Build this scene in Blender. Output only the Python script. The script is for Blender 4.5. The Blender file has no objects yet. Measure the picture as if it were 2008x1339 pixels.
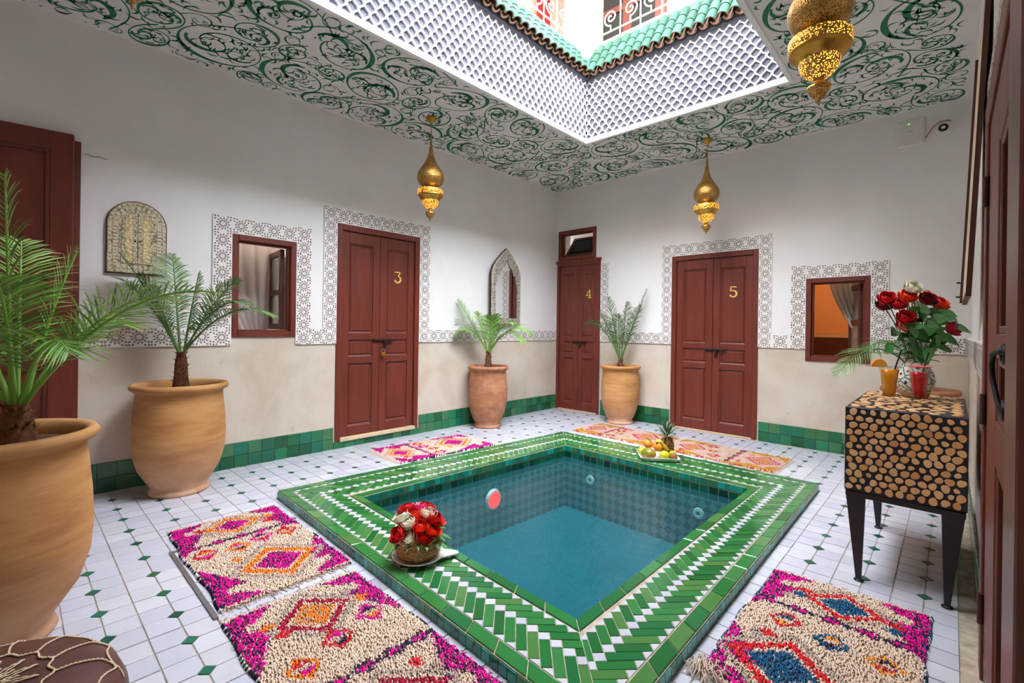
import bpy, math, random
import numpy as np
from mathutils import Vector, Matrix

random.seed(7)
RNG = np.random.default_rng(11)
PI = math.pi
scene = bpy.context.scene
COL = scene.collection

# ------------------------------------------------------------------ camera
YAW, ROLL, FPX = 0.752978, 0.0140495, 919.347
CAM = Vector((4.1484, -5.3555, 1.15))
_f = Vector((-math.sin(YAW), math.cos(YAW), 0)); _r = Vector((math.cos(YAW), math.sin(YAW), 0)); _u = Vector((0, 0, 1))
_r2 = _r * math.cos(ROLL) + _u * math.sin(ROLL); _u2 = _u * math.cos(ROLL) - _r * math.sin(ROLL)
cam_data = bpy.data.cameras.new('camera'); cam = bpy.data.objects.new('camera', cam_data); COL.objects.link(cam)
cam_data.sensor_width = 36.0; cam_data.lens = FPX / 2008 * 36; cam_data.shift_y = -(669.5 - 641.258) / 2008
cam_data.clip_start = 0.03
m = Matrix((_r2, _u2, -_f)).transposed().to_4x4(); m.translation = CAM
cam.matrix_world = m
scene.camera = cam
RIGHT, FWD = _r, _f

def depth_of(p):
    return (Vector(p) - CAM).dot(_f)
def in_frame(p, pad=0.0):
    d = Vector(p) - CAM; z = d.dot(_f)
    if z < 0.1: return False
    x = 1004 + FPX * d.dot(_r2) / z; y = 641.3 - FPX * d.dot(_u2) / z
    return -pad < x < 2008 + pad and -pad < y < 1339 + pad

# ------------------------------------------------------------------ light
world = bpy.data.worlds.new('overcast_sky'); scene.world = world; world.use_nodes = True
bg = world.node_tree.nodes['Background']
bg.inputs[0].default_value = (0.90, 0.955, 1.06, 1); bg.inputs[1].default_value = 31.0
scene.view_settings.view_transform = 'Standard'; scene.view_settings.look = 'None'
scene.view_settings.gamma = 1.0; scene.view_settings.use_curve_mapping = False
scene.view_settings.exposure = 0.04
cy = scene.cycles
cy.max_bounces = 14; cy.diffuse_bounces = 10; cy.glossy_bounces = 6; cy.transmission_bounces = 8; cy.transparent_max_bounces = 16
cy.use_denoising = True; cy.sample_clamp_indirect = 12.0; cy.caustics_reflective = False; cy.caustics_refractive = False
_pl = bpy.data.lights.new('patio_portal', 'AREA'); _pl.shape = 'RECTANGLE'; _pl.size = 4.25; _pl.size_y = 5.9
_pl.cycles.is_portal = True
_po = bpy.data.objects.new('patio_portal', _pl); _po.location = (2.12, -2.95, 6.2); COL.objects.link(_po)

# ------------------------------------------------------------------ helpers
WL = {}
def tag(o, label=None, cat=None, group=None, kind=None):
    if label: o['label'] = label
    if cat: o['category'] = cat
    if group: o['group'] = group
    if kind: o['kind'] = kind
    return o
def empty(name, loc, label=None, cat=None, group=None, kind=None, parent=None):
    o = bpy.data.objects.new(name, None); o.empty_display_size = 0.05
    w = Vector(loc)
    if parent is not None: o.parent = parent; o.location = w - WL[parent.name]
    else: o.location = w
    COL.objects.link(o); WL[o.name] = w
    return tag(o, label, cat, group, kind)
def place(name, me, loc, parent=None, rot=None, scale=None):
    o = bpy.data.objects.new(name, me)
    w = Vector(loc)
    if parent is not None: o.parent = parent; o.location = w - WL[parent.name]
    else: o.location = w
    if rot is not None: o.rotation_euler = rot
    if scale is not None: o.scale = scale
    COL.objects.link(o); WL[o.name] = w
    return o

class MB:
    """collects faces; built as ONE mesh"""
    def __init__(self): self.v = []; self.f = []; self.mi = []; self.c = None; self.sm = []
    def add(self, vs, fs, mi=0, smooth=False):
        b = len(self.v); self.v += [tuple(p) for p in vs]
        self.f += [tuple(i + b for i in f) for f in fs]; self.mi += [mi] * len(fs); self.sm += [smooth] * len(fs)
        return self
    def box(self, x0, x1, y0, y1, z0, z1, mi=0):
        return self.add([(x0,y0,z0),(x1,y0,z0),(x1,y1,z0),(x0,y1,z0),(x0,y0,z1),(x1,y0,z1),(x1,y1,z1),(x0,y1,z1)],
            [(0,3,2,1),(4,5,6,7),(0,1,5,4),(1,2,6,5),(2,3,7,6),(3,0,4,7)], mi)
    def bbox(self, x0, x1, y0, y1, z0, z1, b=0.004, mi=0):
        """box with chamfered edges"""
        vs = []; ids = {}
        X = (x0, x1); Y = (y0, y1); Z = (z0, z1); s = (1, -1)
        for i in (0,1):
            for j in (0,1):
                for k in (0,1):
                    for a in range(3):
                        p = [X[i] + (b*s[i]), Y[j] + (b*s[j]), Z[k] + (b*s[k])]
                        p[a] = (X[i], Y[j], Z[k])[a]
                        ids[(i,j,k,a)] = len(vs); vs.append(tuple(p))
        fs = []
        for a in range(3):
            o1, o2 = [q for q in range(3) if q != a]
            for e in (0,1):
                c = []
                for (m_, n_) in ((0,0),(1,0),(1,1),(0,1)):
                    t = [0,0,0]; t[a] = e; t[o1] = m_; t[o2] = n_; c.append(ids[(t[0],t[1],t[2],a)])
                fs.append(tuple(c))
        for a in range(3):
            o1, o2 = [q for q in range(3) if q != a]
            for m_ in (0,1):
                for n_ in (0,1):
                    t0 = [0,0,0]; t1 = [0,0,0]; t0[a] = 0; t1[a] = 1; t0[o1] = t1[o1] = m_; t0[o2] = t1[o2] = n_
                    fs.append((ids[(*t0,o1)], ids[(*t1,o1)], ids[(*t1,o2)], ids[(*t0,o2)]))
        for i in (0,1):
            for j in (0,1):
                for k in (0,1): fs.append((ids[(i,j,k,0)], ids[(i,j,k,1)], ids[(i,j,k,2)]))
        return self.add(vs, fs, mi)
    def prism(self, poly, z0, z1, fn=None, mi=0, cap0=False, chamfer=0.0):
        """poly in 2D, extruded z0..z1; fn maps (x,y,z) to world"""
        n = len(poly); fn = fn or (lambda x, y, z: (x, y, z))
        if chamfer:
            cx = sum(p[0] for p in poly)/n; cy_ = sum(p[1] for p in poly)/n
            def sh(p):
                dx, dy = cx-p[0], cy_-p[1]; L = math.hypot(dx, dy) or 1; return (p[0]+dx/L*chamfer*1.3, p[1]+dy/L*chamfer*1.3)
            top = [sh(p) for p in poly]; zc = z1 - chamfer if z1 > z0 else z1 + chamfer
            vs = [fn(p[0],p[1],z0) for p in poly] + [fn(p[0],p[1],zc) for p in poly] + [fn(p[0],p[1],z1) for p in top]
            fs = [(i,(i+1)%n,n+(i+1)%n,n+i) for i in range(n)] + [(n+i,n+(i+1)%n,2*n+(i+1)%n,2*n+i) for i in range(n)] + [tuple(range(2*n,3*n))]
        else:
            vs = [fn(p[0],p[1],z0) for p in poly] + [fn(p[0],p[1],z1) for p in poly]
            fs = [(i,(i+1)%n,n+(i+1)%n,n+i) for i in range(n)] + [tuple(range(n,2*n))]
        if cap0: fs.append(tuple(reversed(range(n))))
        return self.add(vs, fs, mi)
    def lathe(self, prof, n=32, c=(0,0,0), mi=0, smooth=True, capb=False, capt=False):
        vs = []; fs = []; k = len(prof)
        for (r, z) in prof:
            for i in range(n):
                a = 2*PI*i/n; vs.append((c[0]+r*math.cos(a), c[1]+r*math.sin(a), c[2]+z))
        for j in range(k-1):
            for i in range(n):
                i2 = (i+1)%n; fs.append((j*n+i, j*n+i2, (j+1)*n+i2, (j+1)*n+i))
        self.add(vs, fs, mi, smooth)
        if capb: self.add([vs[i] for i in range(n)], [tuple(reversed(range(n)))], mi)
        if capt: self.add([vs[(k-1)*n+i] for i in range(n)], [tuple(range(n))], mi)
        return self
    def tube(self, pts, rad, n=8, mi=0, smooth=True, caps=True):
        pts = [Vector(p) for p in pts]; k = len(pts)
        if not hasattr(rad, '__len__'): rad = [rad]*k
        ref = None; vs = []; fs = []
        for j in range(k):
            t = (pts[min(j+1,k-1)] - pts[max(j-1,0)])
            if t.length < 1e-9: t = Vector((0,0,1))
            t.normalize()
            if ref is None:
                ref = Vector((0,0,1)) if abs(t.z) < .9 else Vector((1,0,0))
            a = (ref - t*ref.dot(t)).normalized(); b = t.cross(a); ref = a
            for i in range(n):
                q = 2*PI*i/n; vs.append(pts[j] + (a*math.cos(q) + b*math.sin(q))*rad[j])
        for j in range(k-1):
            for i in range(n): fs.append((j*n+i, j*n+(i+1)%n, (j+1)*n+(i+1)%n, (j+1)*n+i))
        self.add(vs, fs, mi, smooth)
        if caps:
            self.add(vs[:n], [tuple(reversed(range(n)))], mi); self.add(vs[-n:], [tuple(range(n))], mi)
        return self
    def ball(self, c, r, nu=14, nv=9, mi=0, fn=None):
        if not hasattr(r, '__len__'): r = (r, r, r)
        vs = [(0,0,-1)]
        for j in range(1, nv):
            ph = -PI/2 + PI*j/nv
            for i in range(nu): vs.append((math.cos(ph)*math.cos(2*PI*i/nu), math.cos(ph)*math.sin(2*PI*i/nu), math.sin(ph)))
        vs.append((0,0,1)); fs = []
        for i in range(nu): fs.append((0, 1+(i+1)%nu, 1+i))
        for j in range(nv-2):
            for i in range(nu):
                a = 1+j*nu; fs.append((a+i, a+(i+1)%nu, a+nu+(i+1)%nu, a+nu+i))
        a = 1+(nv-2)*nu
        for i in range(nu): fs.append((a+i, a+(i+1)%nu, len(vs)-1))
        if fn: vs = [fn(Vector(p)) for p in vs]
        return self.add([(c[0]+p[0]*r[0], c[1]+p[1]*r[1], c[2]+p[2]*r[2]) for p in vs], fs, mi, True)
    def mesh(self, name, mats, off=(0,0,0), cols=None):
        me = bpy.data.meshes.new(name)
        o = Vector(off)
        me.from_pydata([(p[0]-o[0], p[1]-o[1], p[2]-o[2]) for p in self.v], [], self.f)
        if not isinstance(mats, (list, tuple)): mats = [mats]
        for q in mats: me.materials.append(q)
        if len(mats) > 1: me.polygons.foreach_set('material_index', self.mi)
        if any(self.sm): me.polygons.foreach_set('use_smooth', self.sm)
        if cols is not None:
            at = me.color_attributes.new('Col', 'FLOAT_COLOR', 'POINT')
            at.data.foreach_set('color', np.asarray(cols, dtype=np.float32).ravel())
        me.update()
        return me
    def obj(self, name, mats, parent=None, kind=None, cols=None, origin=None):
        w = WL[parent.name] if parent is not None else Vector(origin or (0,0,0))
        me = self.mesh(name, mats, w, cols)
        o = bpy.data.objects.new(name, me)
        if parent is not None: o.parent = parent
        else: o.location = w
        COL.objects.link(o); WL[o.name] = w
        if kind: o['kind'] = kind
        return o

# ------------------------------------------------------------------ materials
def srgb(r, g, b):
    return tuple(((c/255)/12.92 if c/255 <= .04045 else ((c/255+.055)/1.055)**2.4) for c in (r, g, b)) + (1,)
class NT:
    def __init__(self, name):
        self.m = bpy.data.materials.new(name); self.m.use_nodes = True; self.t = self.m.node_tree
        self.p = self.t.nodes['Principled BSDF']; self.out = self.t.nodes['Material Output']
    def n(self, typ, **kw):
        nd = self.t.nodes.new(typ)
        for k, v in kw.items():
            if k.startswith('i_'):
                key = k[2:]; key = int(key) if key.isdigit() else key.replace('_', ' ')
                self.set(nd.inputs[key], v)
            else: setattr(nd, k, v)
        return nd
    def set(self, sock, v):
        if isinstance(v, bpy.types.NodeSocket): self.t.links.new(v, sock)
        else: sock.default_value = v
    def math(self, op, a, b=None, clamp=False):
        nd = self.n('ShaderNodeMath', operation=op, use_clamp=clamp); self.set(nd.inputs[0], a)
        if b is not None: self.set(nd.inputs[1], b)
        return nd.outputs[0]
    def mix(self, f, a, b, typ='MIX'):
        nd = self.n('ShaderNodeMix', data_type='RGBA', blend_type=typ)
        self.set(nd.inputs[0], f); self.set(nd.inputs[6], a); self.set(nd.inputs[7], b); return nd.outputs[2]
    def ramp(self, f, stops, interp='LINEAR'):
        nd = self.n('ShaderNodeValToRGB'); cr = nd.color_ramp; cr.interpolation = interp
        while len(cr.elements) < len(stops): cr.elements.new(0.5)
        for e, (p, c) in zip(cr.elements, stops): e.position = p; e.color = c if len(c) == 4 else (*c, 1)
        self.set(nd.inputs[0], f); return nd.outputs[0]
    def coord(self, kind='Object'): return self.n('ShaderNodeTexCoord').outputs[kind]
    def pos(self): return self.n('ShaderNodeNewGeometry').outputs['Position']
    def noise(self, scale, detail=4, vec=None, rough=.55, dist=0.0):
        nd = self.n('ShaderNodeTexNoise'); nd.inputs['Scale'].default_value = scale; nd.inputs['Detail'].default_value = detail
        nd.inputs['Roughness'].default_value = rough; nd.inputs['Distortion'].default_value = dist
        if vec is not None: self.t.links.new(vec, nd.inputs['Vector'])
        return nd.outputs[0]
    def mapping(self, vec, scale=(1,1,1), rot=(0,0,0)):
        nd = self.n('ShaderNodeMapping'); nd.inputs['Scale'].default_value = scale; nd.inputs['Rotation'].default_value = rot
        self.t.links.new(vec, nd.inputs['Vector']); return nd.outputs[0]
    def rnd(self):
        a = self.n('ShaderNodeObjectInfo').outputs['Random']; b = self.n('ShaderNodeNewGeometry').outputs['Random Per Island']
        return self.math('FRACT', self.math('ADD', a, b))
    def bump(self, h, strength=.3, dist=.01):
        nd = self.n('ShaderNodeBump'); nd.inputs['Strength'].default_value = strength; nd.inputs['Distance'].default_value = dist
        self.set(nd.inputs['Height'], h); self.t.links.new(nd.outputs[0], self.p.inputs['Normal'])
    def base(self, c): self.set(self.p.inputs['Base Color'], c)
    def pr(self, **kw):
        for k, v in kw.items(): self.set(self.p.inputs[k.replace('_', ' ')], v)
        return self
def simple(name, c, rough=.5, metal=0.0, var=.0, scale=20, bump=0.0, **kw):
    t = NT(name); t.pr(Roughness=rough, Metallic=metal, **kw)
    if var:
        nz = t.noise(scale, 4, t.coord()); d = tuple(x*(1-var) for x in c[:3])+(1,); l = tuple(min(1, x*(1+var*.6)) for x in c[:3])+(1,)
        t.base(t.ramp(nz, [(.3, d), (.7, l)]))
        if bump: t.bump(nz, bump, .004)
    else: t.base(c)
    return t.m

def rndtile(name, cols, rough=.18, bump=.25, nscale=9, spec=.5):
    t = NT(name); r = t.rnd(); k = len(cols)
    c = t.ramp(r, [(i/k, q) for i, q in enumerate(cols)], 'CONSTANT')
    nz = t.noise(nscale, 3, t.pos()); c = t.mix(t.math('MULTIPLY', nz, .35), c, tuple(x*.55 for x in cols[0][:3])+(1,))
    t.base(c); t.pr(Roughness=rough); t.p.inputs['Specular IOR Level'].default_value = spec
    t.bump(t.noise(14, 2, t.pos()), bump, .004); return t.m

M = {}
# white lime plaster
t = NT('white_plaster'); nz = t.noise(2.3, 5, t.pos()); t.base(t.ramp(nz, [(.3, srgb(232,227,224)), (.7, srgb(240,236,233))])); t.pr(Roughness=.75)
t.bump(t.noise(30, 4, t.pos()), .12, .006); M['plaster'] = t.m
t = NT('ceiling_paint'); nz = t.noise(1.7, 4, t.pos()); t.base(t.ramp(nz, [(.3, srgb(224,219,217)), (.7, srgb(232,228,226))])); t.pr(Roughness=.7); M['ceil'] = t.m
# polished beige lime render of the lower wall
t = NT('beige_tadelakt'); p = t.pos(); n1 = t.noise(2.2, 6, p, .6, .4); n2 = t.noise(11, 6, p, .65, .8); n3 = t.noise(5, 3, t.mapping(p, (1,1,.35)))
c = t.ramp(n1, [(.3, srgb(194,178,158)), (.5, srgb(208,195,177)), (.72, srgb(215,204,190))])
c = t.mix(t.ramp(n2, [(.62,(0,0,0,1)), (.72,(.55,.55,.55,1))]), c, srgb(184,158,124))
c = t.mix(t.ramp(n3, [(.60,(0,0,0,1)), (.8,(.5,.5,.5,1))]), c, srgb(178,170,158))
t.base(c); t.pr(Roughness=.42); t.bump(n2, .15, .004); M['tadelakt'] = t.m
M['white_gypsum'] = simple('white_gypsum', srgb(236,233,229), .6)
M['hole'] = simple('brown_petal_ground', srgb(132,108,92), .8)  # flat brown petals laid on the slab in place of cut openings
M['white_paint'] = simple('white_paint', srgb(240,240,240), .45)
M['screen_grey'] = simple('lavender_grey_render', srgb(88,87,98), .8, var=.06, scale=6)
M['stone_sill'] = simple('beige_stone', srgb(214,190,150), .6, var=.15, scale=14)
M['scroll_green'] = simple('green_scroll_paint', srgb(10,112,74), .6)
GR = [srgb(28,104,62), srgb(34,118,76), srgb(20,112,86), srgb(60,118,74), srgb(18,86,52), srgb(38,126,84), srgb(24,98,74), srgb(70,122,80)]
M['green_tile'] = rndtile('green_zellige', GR, .14)
M['pool_green'] = rndtile('bright_green_zellige', [srgb(36,112,52), srgb(46,122,58), srgb(28,98,46), srgb(58,126,66), srgb(30,106,56), srgb(76,124,62)], .12)
M['mosaic'] = rndtile('teal_green_mosaic', [srgb(20,136,112), srgb(36,114,80), srgb(22,152,130), srgb(40,126,94), srgb(70,120,68), srgb(30,166,146), srgb(30,108,86)], .2)
M['white_tile'] = rndtile('white_zellige', [srgb(200,200,209), srgb(208,208,215), srgb(193,193,204), srgb(203,202,208), srgb(197,198,210)], .22, .3)
M['pool_white'] = rndtile('white_zellige_pool', [srgb(196,196,202), srgb(204,204,210), srgb(188,188,198)], .2, .3)
M['lozenge'] = rndtile('dark_green_lozenge', [srgb(22,92,66), srgb(30,104,78), srgb(44,100,66), srgb(18,80,62)], .2)
t = NT('grout'); t.base(t.ramp(t.noise(20, 4, t.pos()), [(.3, srgb(150,130,108)), (.7, srgb(196,182,165))])); t.pr(Roughness=.9); M['grout'] = t.m
t = NT('red_brown_door_paint'); p = t.pos(); n1 = t.noise(3, 4, t.mapping(p, (6,6,.8))); n2 = t.noise(26, 6, p, .7)
c = t.ramp(n1, [(.3, srgb(98,39,27)), (.7, srgb(116,49,35))]); c = t.mix(t.ramp(n2, [(.70,(0,0,0,1)), (.76,(.5,.5,.5,1))]), c, srgb(150,112,98))
t.base(c); t.pr(Roughness=.42); M['door'] = t.m
t = NT('dark_varnished_wood'); n1 = t.noise(4, 5, t.mapping(t.pos(), (14,14,1.2))); t.base(t.ramp(n1, [(.3, srgb(74,30,20)), (.7, srgb(112,52,30))])); t.pr(Roughness=.35); M['dark_wood'] = t.m
M['inner_wood'] = simple('dark_brown_window_wood', srgb(82,42,30), .45, var=.2, scale=8)
M['bed_mortar'] = simple('grey_mortar', srgb(128,126,130), .9)  # even grey for the mortar under the eave tiles
M['iron'] = simple('black_iron', srgb(38,32,32), .5, .6)
M['brown_iron'] = simple('painted_iron', srgb(70,32,28), .45, .2)
M['black_metal'] = simple('black_powder_coated_steel', srgb(34,30,34), .45, .2)
M['gold'] = simple('brass_numeral', srgb(240,200,110), .4, .1)
M['brass_plain'] = simple('polished_brass', srgb(196,150,66), .3, .9, var=.2, scale=12)
M['steel'] = simple('steel_strip', srgb(150,150,150), .4, .8)
M['glass_dark'] = simple('dark_window_glass', srgb(40,44,42), .12)
t = NT('window_glass'); t.base(srgb(150,158,156)); t.pr(Roughness=.05, Alpha=.6); M['glass_pane'] = t.m
t = NT('mirror_glass'); t.base((.86,.88,.88,1)); t.pr(Metallic=1.0, Roughness=.015); M['mirror'] = t.m
# ================================================================== STRUCTURE
HC = 3.084          # ceiling height
XR, YN = 4.25, -6.4 # right wall, near wall
DZ0, DZ1 = 0.975, 1.112  # dado band
def wall(name, fn, u0, u1, z0, z1, holes, thick, mats=('plaster', 'tadelakt'), split=DZ0):
    us = sorted({u0, u1, *[h[0] for h in holes], *[h[1] for h in holes]}); us = [u for u in us if u0 <= u <= u1]
    zs = sorted({z0, z1, *( [split] if split else []), *[h[2] for h in holes], *[h[3] for h in holes]}); zs = [z for z in zs if z0 <= z <= z1]
    solid = {}
    for i in range(len(us)-1):
        for k in range(len(zs)-1):
            cu, cz = (us[i]+us[i+1])/2, (zs[k]+zs[k+1])/2
            solid[i, k] = not any(h[0] < cu < h[1] and h[2] < cz < h[3] for h in holes)
    b = MB()
    for (i, k), s in solid.items():
        if not s: continue
        a0, a1, c0, c1 = us[i], us[i+1], zs[k], zs[k+1]; mi = 1 if split and ((c0+c1)/2 < split or any(h[0] <= (a0+a1)/2 <= h[1] and c1 <= h[2]+1e-6 and h[2] < 1.2 for h in holes)) else 0
        b.add([fn(a0,0,c0), fn(a1,0,c0), fn(a1,0,c1), fn(a0,0,c1)], [(0,1,2,3)], mi)
        b.add([fn(a0,thick,c0), fn(a1,thick,c0), fn(a1,thick,c1), fn(a0,thick,c1)], [(3,2,1,0)], 0)
        for (di, dk, q) in ((-1,0,((a0,c0),(a0,c1))), (1,0,((a1,c0),(a1,c1))), (0,-1,((a0,c0),(a1,c0))), (0,1,((a0,c1),(a1,c1)))):
            if not solid.get((i+di, k+dk), False):
                (p0, r0), (p1, r1) = q
                b.add([fn(p0,0,r0), fn(p1,0,r1), fn(p1,thick,r1), fn(p0,thick,r0)], [(0,1,2,3)], 0)
    o = b.obj(name, [M[q] for q in mats], kind='structure'); return o
def lw(u, d, z): return (-d, u, z)      # left wall, facing +X
def bw(u, d, z): return (u, d, z)       # back wall, facing -Y
def rw(u, d, z): return (XR + d, u, z)  # right wall, facing -X
def nw(u, d, z): return (u, YN - d, z)
# openings (u0,u1,z0,z1)
D3 = (-3.31, -2.39, 0.066, 2.09); W1 = (-4.174, -3.677, 1.04, 1.857); DL = (-6.02, -5.07, 0.0, 2.31)
D4 = (0.012, 0.735, 0.0, 2.06); TR = (0.03, 0.66, 2.10, 2.52); D5 = (1.725, 2.67, 0.0, 2.01); W2 = (3.10, 3.61, 0.86, 1.667)
DR = (-4.36, -3.03, 0.0, 1.93)
wall('wall_left', lw, YN, 0, 0, HC, [D3, W1, DL], .28)
wall('wall_back', bw, 0, XR, 0, HC, [D4, TR, D5, W2], .28)
wall('wall_right', rw, YN, 0, 0, HC, [DR], .28)
wall('wall_front', nw, 0, XR, 0, HC, [], .28)

# ------------------------------------------------------------------ pool outline
PO = [(0.930, -4.150), (1.165, -1.365), (3.462, -1.372), (3.492, -4.258)]   # outer corners, clockwise from the left
PI_ = [(1.405, -3.815), (1.515, -1.785), (3.135, -1.832), (3.128, -3.890)]  # inner corners
PZ = 0.054; WZ = -0.055; PBOT = -0.52

# floor: grout bed with a hole under the pool
b = MB(); o_ = [(p[0]+(q[0]-p[0])*.25, p[1]+(q[1]-p[1])*.25) for p, q in zip(PO, PI_)]
R_ = [(0, YN), (0, 0), (XR, 0), (XR, YN)]
for i in range(4):
    j = (i+1) % 4
    b.add([(*R_[i],0), (*R_[j],0), (*o_[j],0), (*o_[i],0)], [(0,1,2,3)])
    b.add([(*R_[i],-.06), (*R_[j],-.06), (*o_[j],-.06), (*o_[i],-.06)], [(3,2,1,0)])
    b.add([(*o_[i],0), (*o_[j],0), (*o_[j],-.06), (*o_[i],-.06)], [(0,1,2,3)])
floor = b.obj('floor', M['grout'], kind='structure')
def inpoly(p, poly):
    s = None
    for i in range(len(poly)):
        a, c = poly[i], poly[(i+1) % len(poly)]
        cr = (c[0]-a[0])*(p[1]-a[1]) - (c[1]-a[1])*(p[0]-a[0])
        if s is None: s = cr > 0
        elif (cr > 0) != s: return False
    return True
PX, PY, OX, OY = .2137, .2067, .0155, -.150
hx, hy, gp, cut = PX/2, PY/2, .0022, .0265
tiles = []; loz = []
inner = [(p[0]+(q[0]-p[0])*.3, p[1]+(q[1]-p[1])*.3) for p, q in zip(PO, PI_)]
for i in range(-1, 21):
    for j in range(-31, 2):
        nx, ny = OX + i*PX, OY + j*PY
        if 0.03 < nx < XR-.03 and YN+.03 < ny < -.03 and not inpoly((nx, ny), inner): loz.append((nx, ny))
        for sx in (-1, 1):
            for sy in (-1, 1):
                cx, cy_ = nx + sx*hx/2, ny + sy*hy/2
                if cx-hx/2 < -.03 or cx+hx/2 > XR+.03 or cy_+hy/2 > .03 or cy_-hy/2 < YN-.03: continue
                if inpoly((cx, cy_), inner): continue
                tiles.append((cx, cy_, sx, sy))
def tile_poly(sx, sy, g=gp):
    x, y = hx/2-g, hy/2-g; c = cut
    P = [(-sx*x, -sy*y+sy*c), (-sx*x+sx*c, -sy*y), (sx*x, -sy*y), (sx*x, sy*y), (-sx*x, sy*y)]
    return P if sx*sy > 0 else P[::-1]
TZ = .004
tmesh = {}
for sx in (-1, 1):
    for sy in (-1, 1): tmesh[sx, sy] = MB().prism(tile_poly(sx, sy), -.004, TZ, chamfer=.0012).mesh('white_floor_tile', M['white_tile'])
lp = [(cut-.001, 0), (0, cut-.001), (-cut+.001, 0), (0, -cut+.001)]
lmesh = MB().prism(lp, -.004, TZ+.0004, chamfer=.001).mesh('green_lozenge_tile', M['lozenge'])
def vis_key(p): return (0 if in_frame((p[0], p[1], 0), 20) else 1, depth_of((p[0], p[1], 0)))
tiles.sort(key=vis_key); loz.sort(key=vis_key)
# skip tiles wholly under the rugs when choosing the individual ones
def jit(): return (random.uniform(-.006,.006), random.uniform(-.006,.006), 0)
for (cx, cy_, sx, sy) in tiles[:300]:
    place('white_tile', tmesh[sx, sy], (cx, cy_, random.uniform(-.0008, .0008)), floor, rot=jit())
b = MB()
for (cx, cy_, sx, sy) in tiles[300:]:
    b.prism([(cx+p[0], cy_+p[1]) for p in tile_poly(sx, sy)], -.004, TZ+random.uniform(-.0008,.0008))
b.obj('white_tiles_beyond', M['white_tile'], floor, kind='stuff')
for (nx, ny) in loz[:300]: place('lozenge_tile', lmesh, (nx, ny, 0), floor)
if len(loz) > 300:
    b = MB()
    for (nx, ny) in loz[300:]: b.prism([(nx+p[0], ny+p[1]) for p in lp], -.004, TZ)
    b.obj('lozenge_tiles_beyond', M['lozenge'], floor, kind='stuff')

# ------------------------------------------------------------------ tiled skirting
skm = [MB().prism([(-w/2+.0015, .0015), (w/2-.0015, .0015), (w/2-.0015, .0985), (-w/2+.0015, .0985)], 0, .010, fn=lambda x, y, z: (x, -z, y), chamfer=.0015).mesh('skirting_tile', M['green_tile']) for w in (.1, .104, .108)]
def skirting(name, fn, segs, rot):
    root = None
    b = MB()
    for (u0, u1, h) in segs:
        P = [fn(u0,0,0), fn(u1,0,0), fn(u1,0,h), fn(u0,0,h)]; Q = [fn(u0,-.006,0), fn(u1,-.006,0), fn(u1,-.006,h), fn(u0,-.006,h)]
        b.add(P+Q, [(4,5,6,7),(3,2,6,7),(0,3,7,4),(1,2,6,5)])
    root = b.obj(name, M['grout'], kind='structure')
    for (u0, u1, h) in segs:
        n = max(1, round((u1-u0)/.104)); w = (u1-u0)/n
        for k in range(n):
            for r in range(2 if h > .15 else 1):
                u = u0 + (k+.5)*w
                mesh = skm[1]; o = place('skirting_tile', mesh, fn(u, -.004, r*.1), root, rot=(random.uniform(-.012,.012), 0, rot), scale=(w/.104, 1, 1 if h > .15 else h/.1))
    return root
skirting('baseboard_left', lw, [(-5.06, D3[0]-.015, .2), (D3[0]-.012, D3[1]+.012, .062), (D3[1]+.015, -.012, .2)], PI/2)
skirting('baseboard_back', bw, [(D4[1]+.02, D5[0]-.012, .2), (D5[1]+.012, XR-.012, .2)], 0)
skirting('baseboard_right', rw, [(-3.55, -.02, .2)], -PI/2)

# ------------------------------------------------------------------ pierced gypsum band with rosettes
def rosette(b, fn, u, z, s, d):
    """petal-shaped openings around a star; s = cell size"""
    def pet(cu, cz, ang, l, w):
        ca, sa = math.cos(ang), math.sin(ang)
        P = [(-l/2, 0), (-.1*l, w/2), (l/2, 0), (-.1*l, -w/2)]
        b.add([fn(cu+x*ca-y*sa, d, cz+x*sa+y*ca) for x, y in P], [(0,1,2,3)])
    for k in range(12):
        a = 2*PI*k/12 + .13
        pet(u+.20*s*math.cos(a), z+.20*s*math.sin(a), a, .20*s, .085*s)
        a2 = a + PI/12
        pet(u+.345*s*math.cos(a2), z+.345*s*math.sin(a2), a2, .17*s, .115*s)
    pet(u, z, 0, .07*s, .06*s)
    for sx in (-1, 1):
        for sz in (-1, 1):
            for (q, w_) in ((.44, .28), (.28, .44), (.45, .45)):
                pet(u+sx*q*s, z+sz*w_*s, math.atan2(sz, sx), .16*s, .12*s)
def band(name, fn, rects, proud=.014):
    """rects: (u0,u1,z0,z1, axis) -> slab with a rim; rosettes run along the axis"""
    b = MB(); h = MB()
    for (u0, u1, z0, z1, ax) in rects:
        P = [(u0,z0),(u1,z0),(u1,z1),(u0,z1)]
        b.add([fn(p[0],0,p[1]) for p in P] + [fn(p[0],-proud,p[1]) for p in P], [(4,5,6,7),(0,1,5,4),(1,2,6,5),(2,3,7,6),(3,0,4,7)])
        w = (z1-z0) if ax == 'u' else (u1-u0); L = (u1-u0) if ax == 'u' else (z1-z0)
        cell = w*.90; n = max(1, round(L/(w*.90))); st = L/n
        for k in range(n):
            if ax == 'u': rosette(h, fn, u0+(k+.5)*st, (z0+z1)/2, cell, -proud-.0006)
            else: rosette(h, fn, (u0+u1)/2, z0+(k+.5)*st, cell, -proud-.0006)
    r = b.obj(name, M['white_gypsum'], kind='structure')
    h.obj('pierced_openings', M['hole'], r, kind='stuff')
    return r
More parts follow.
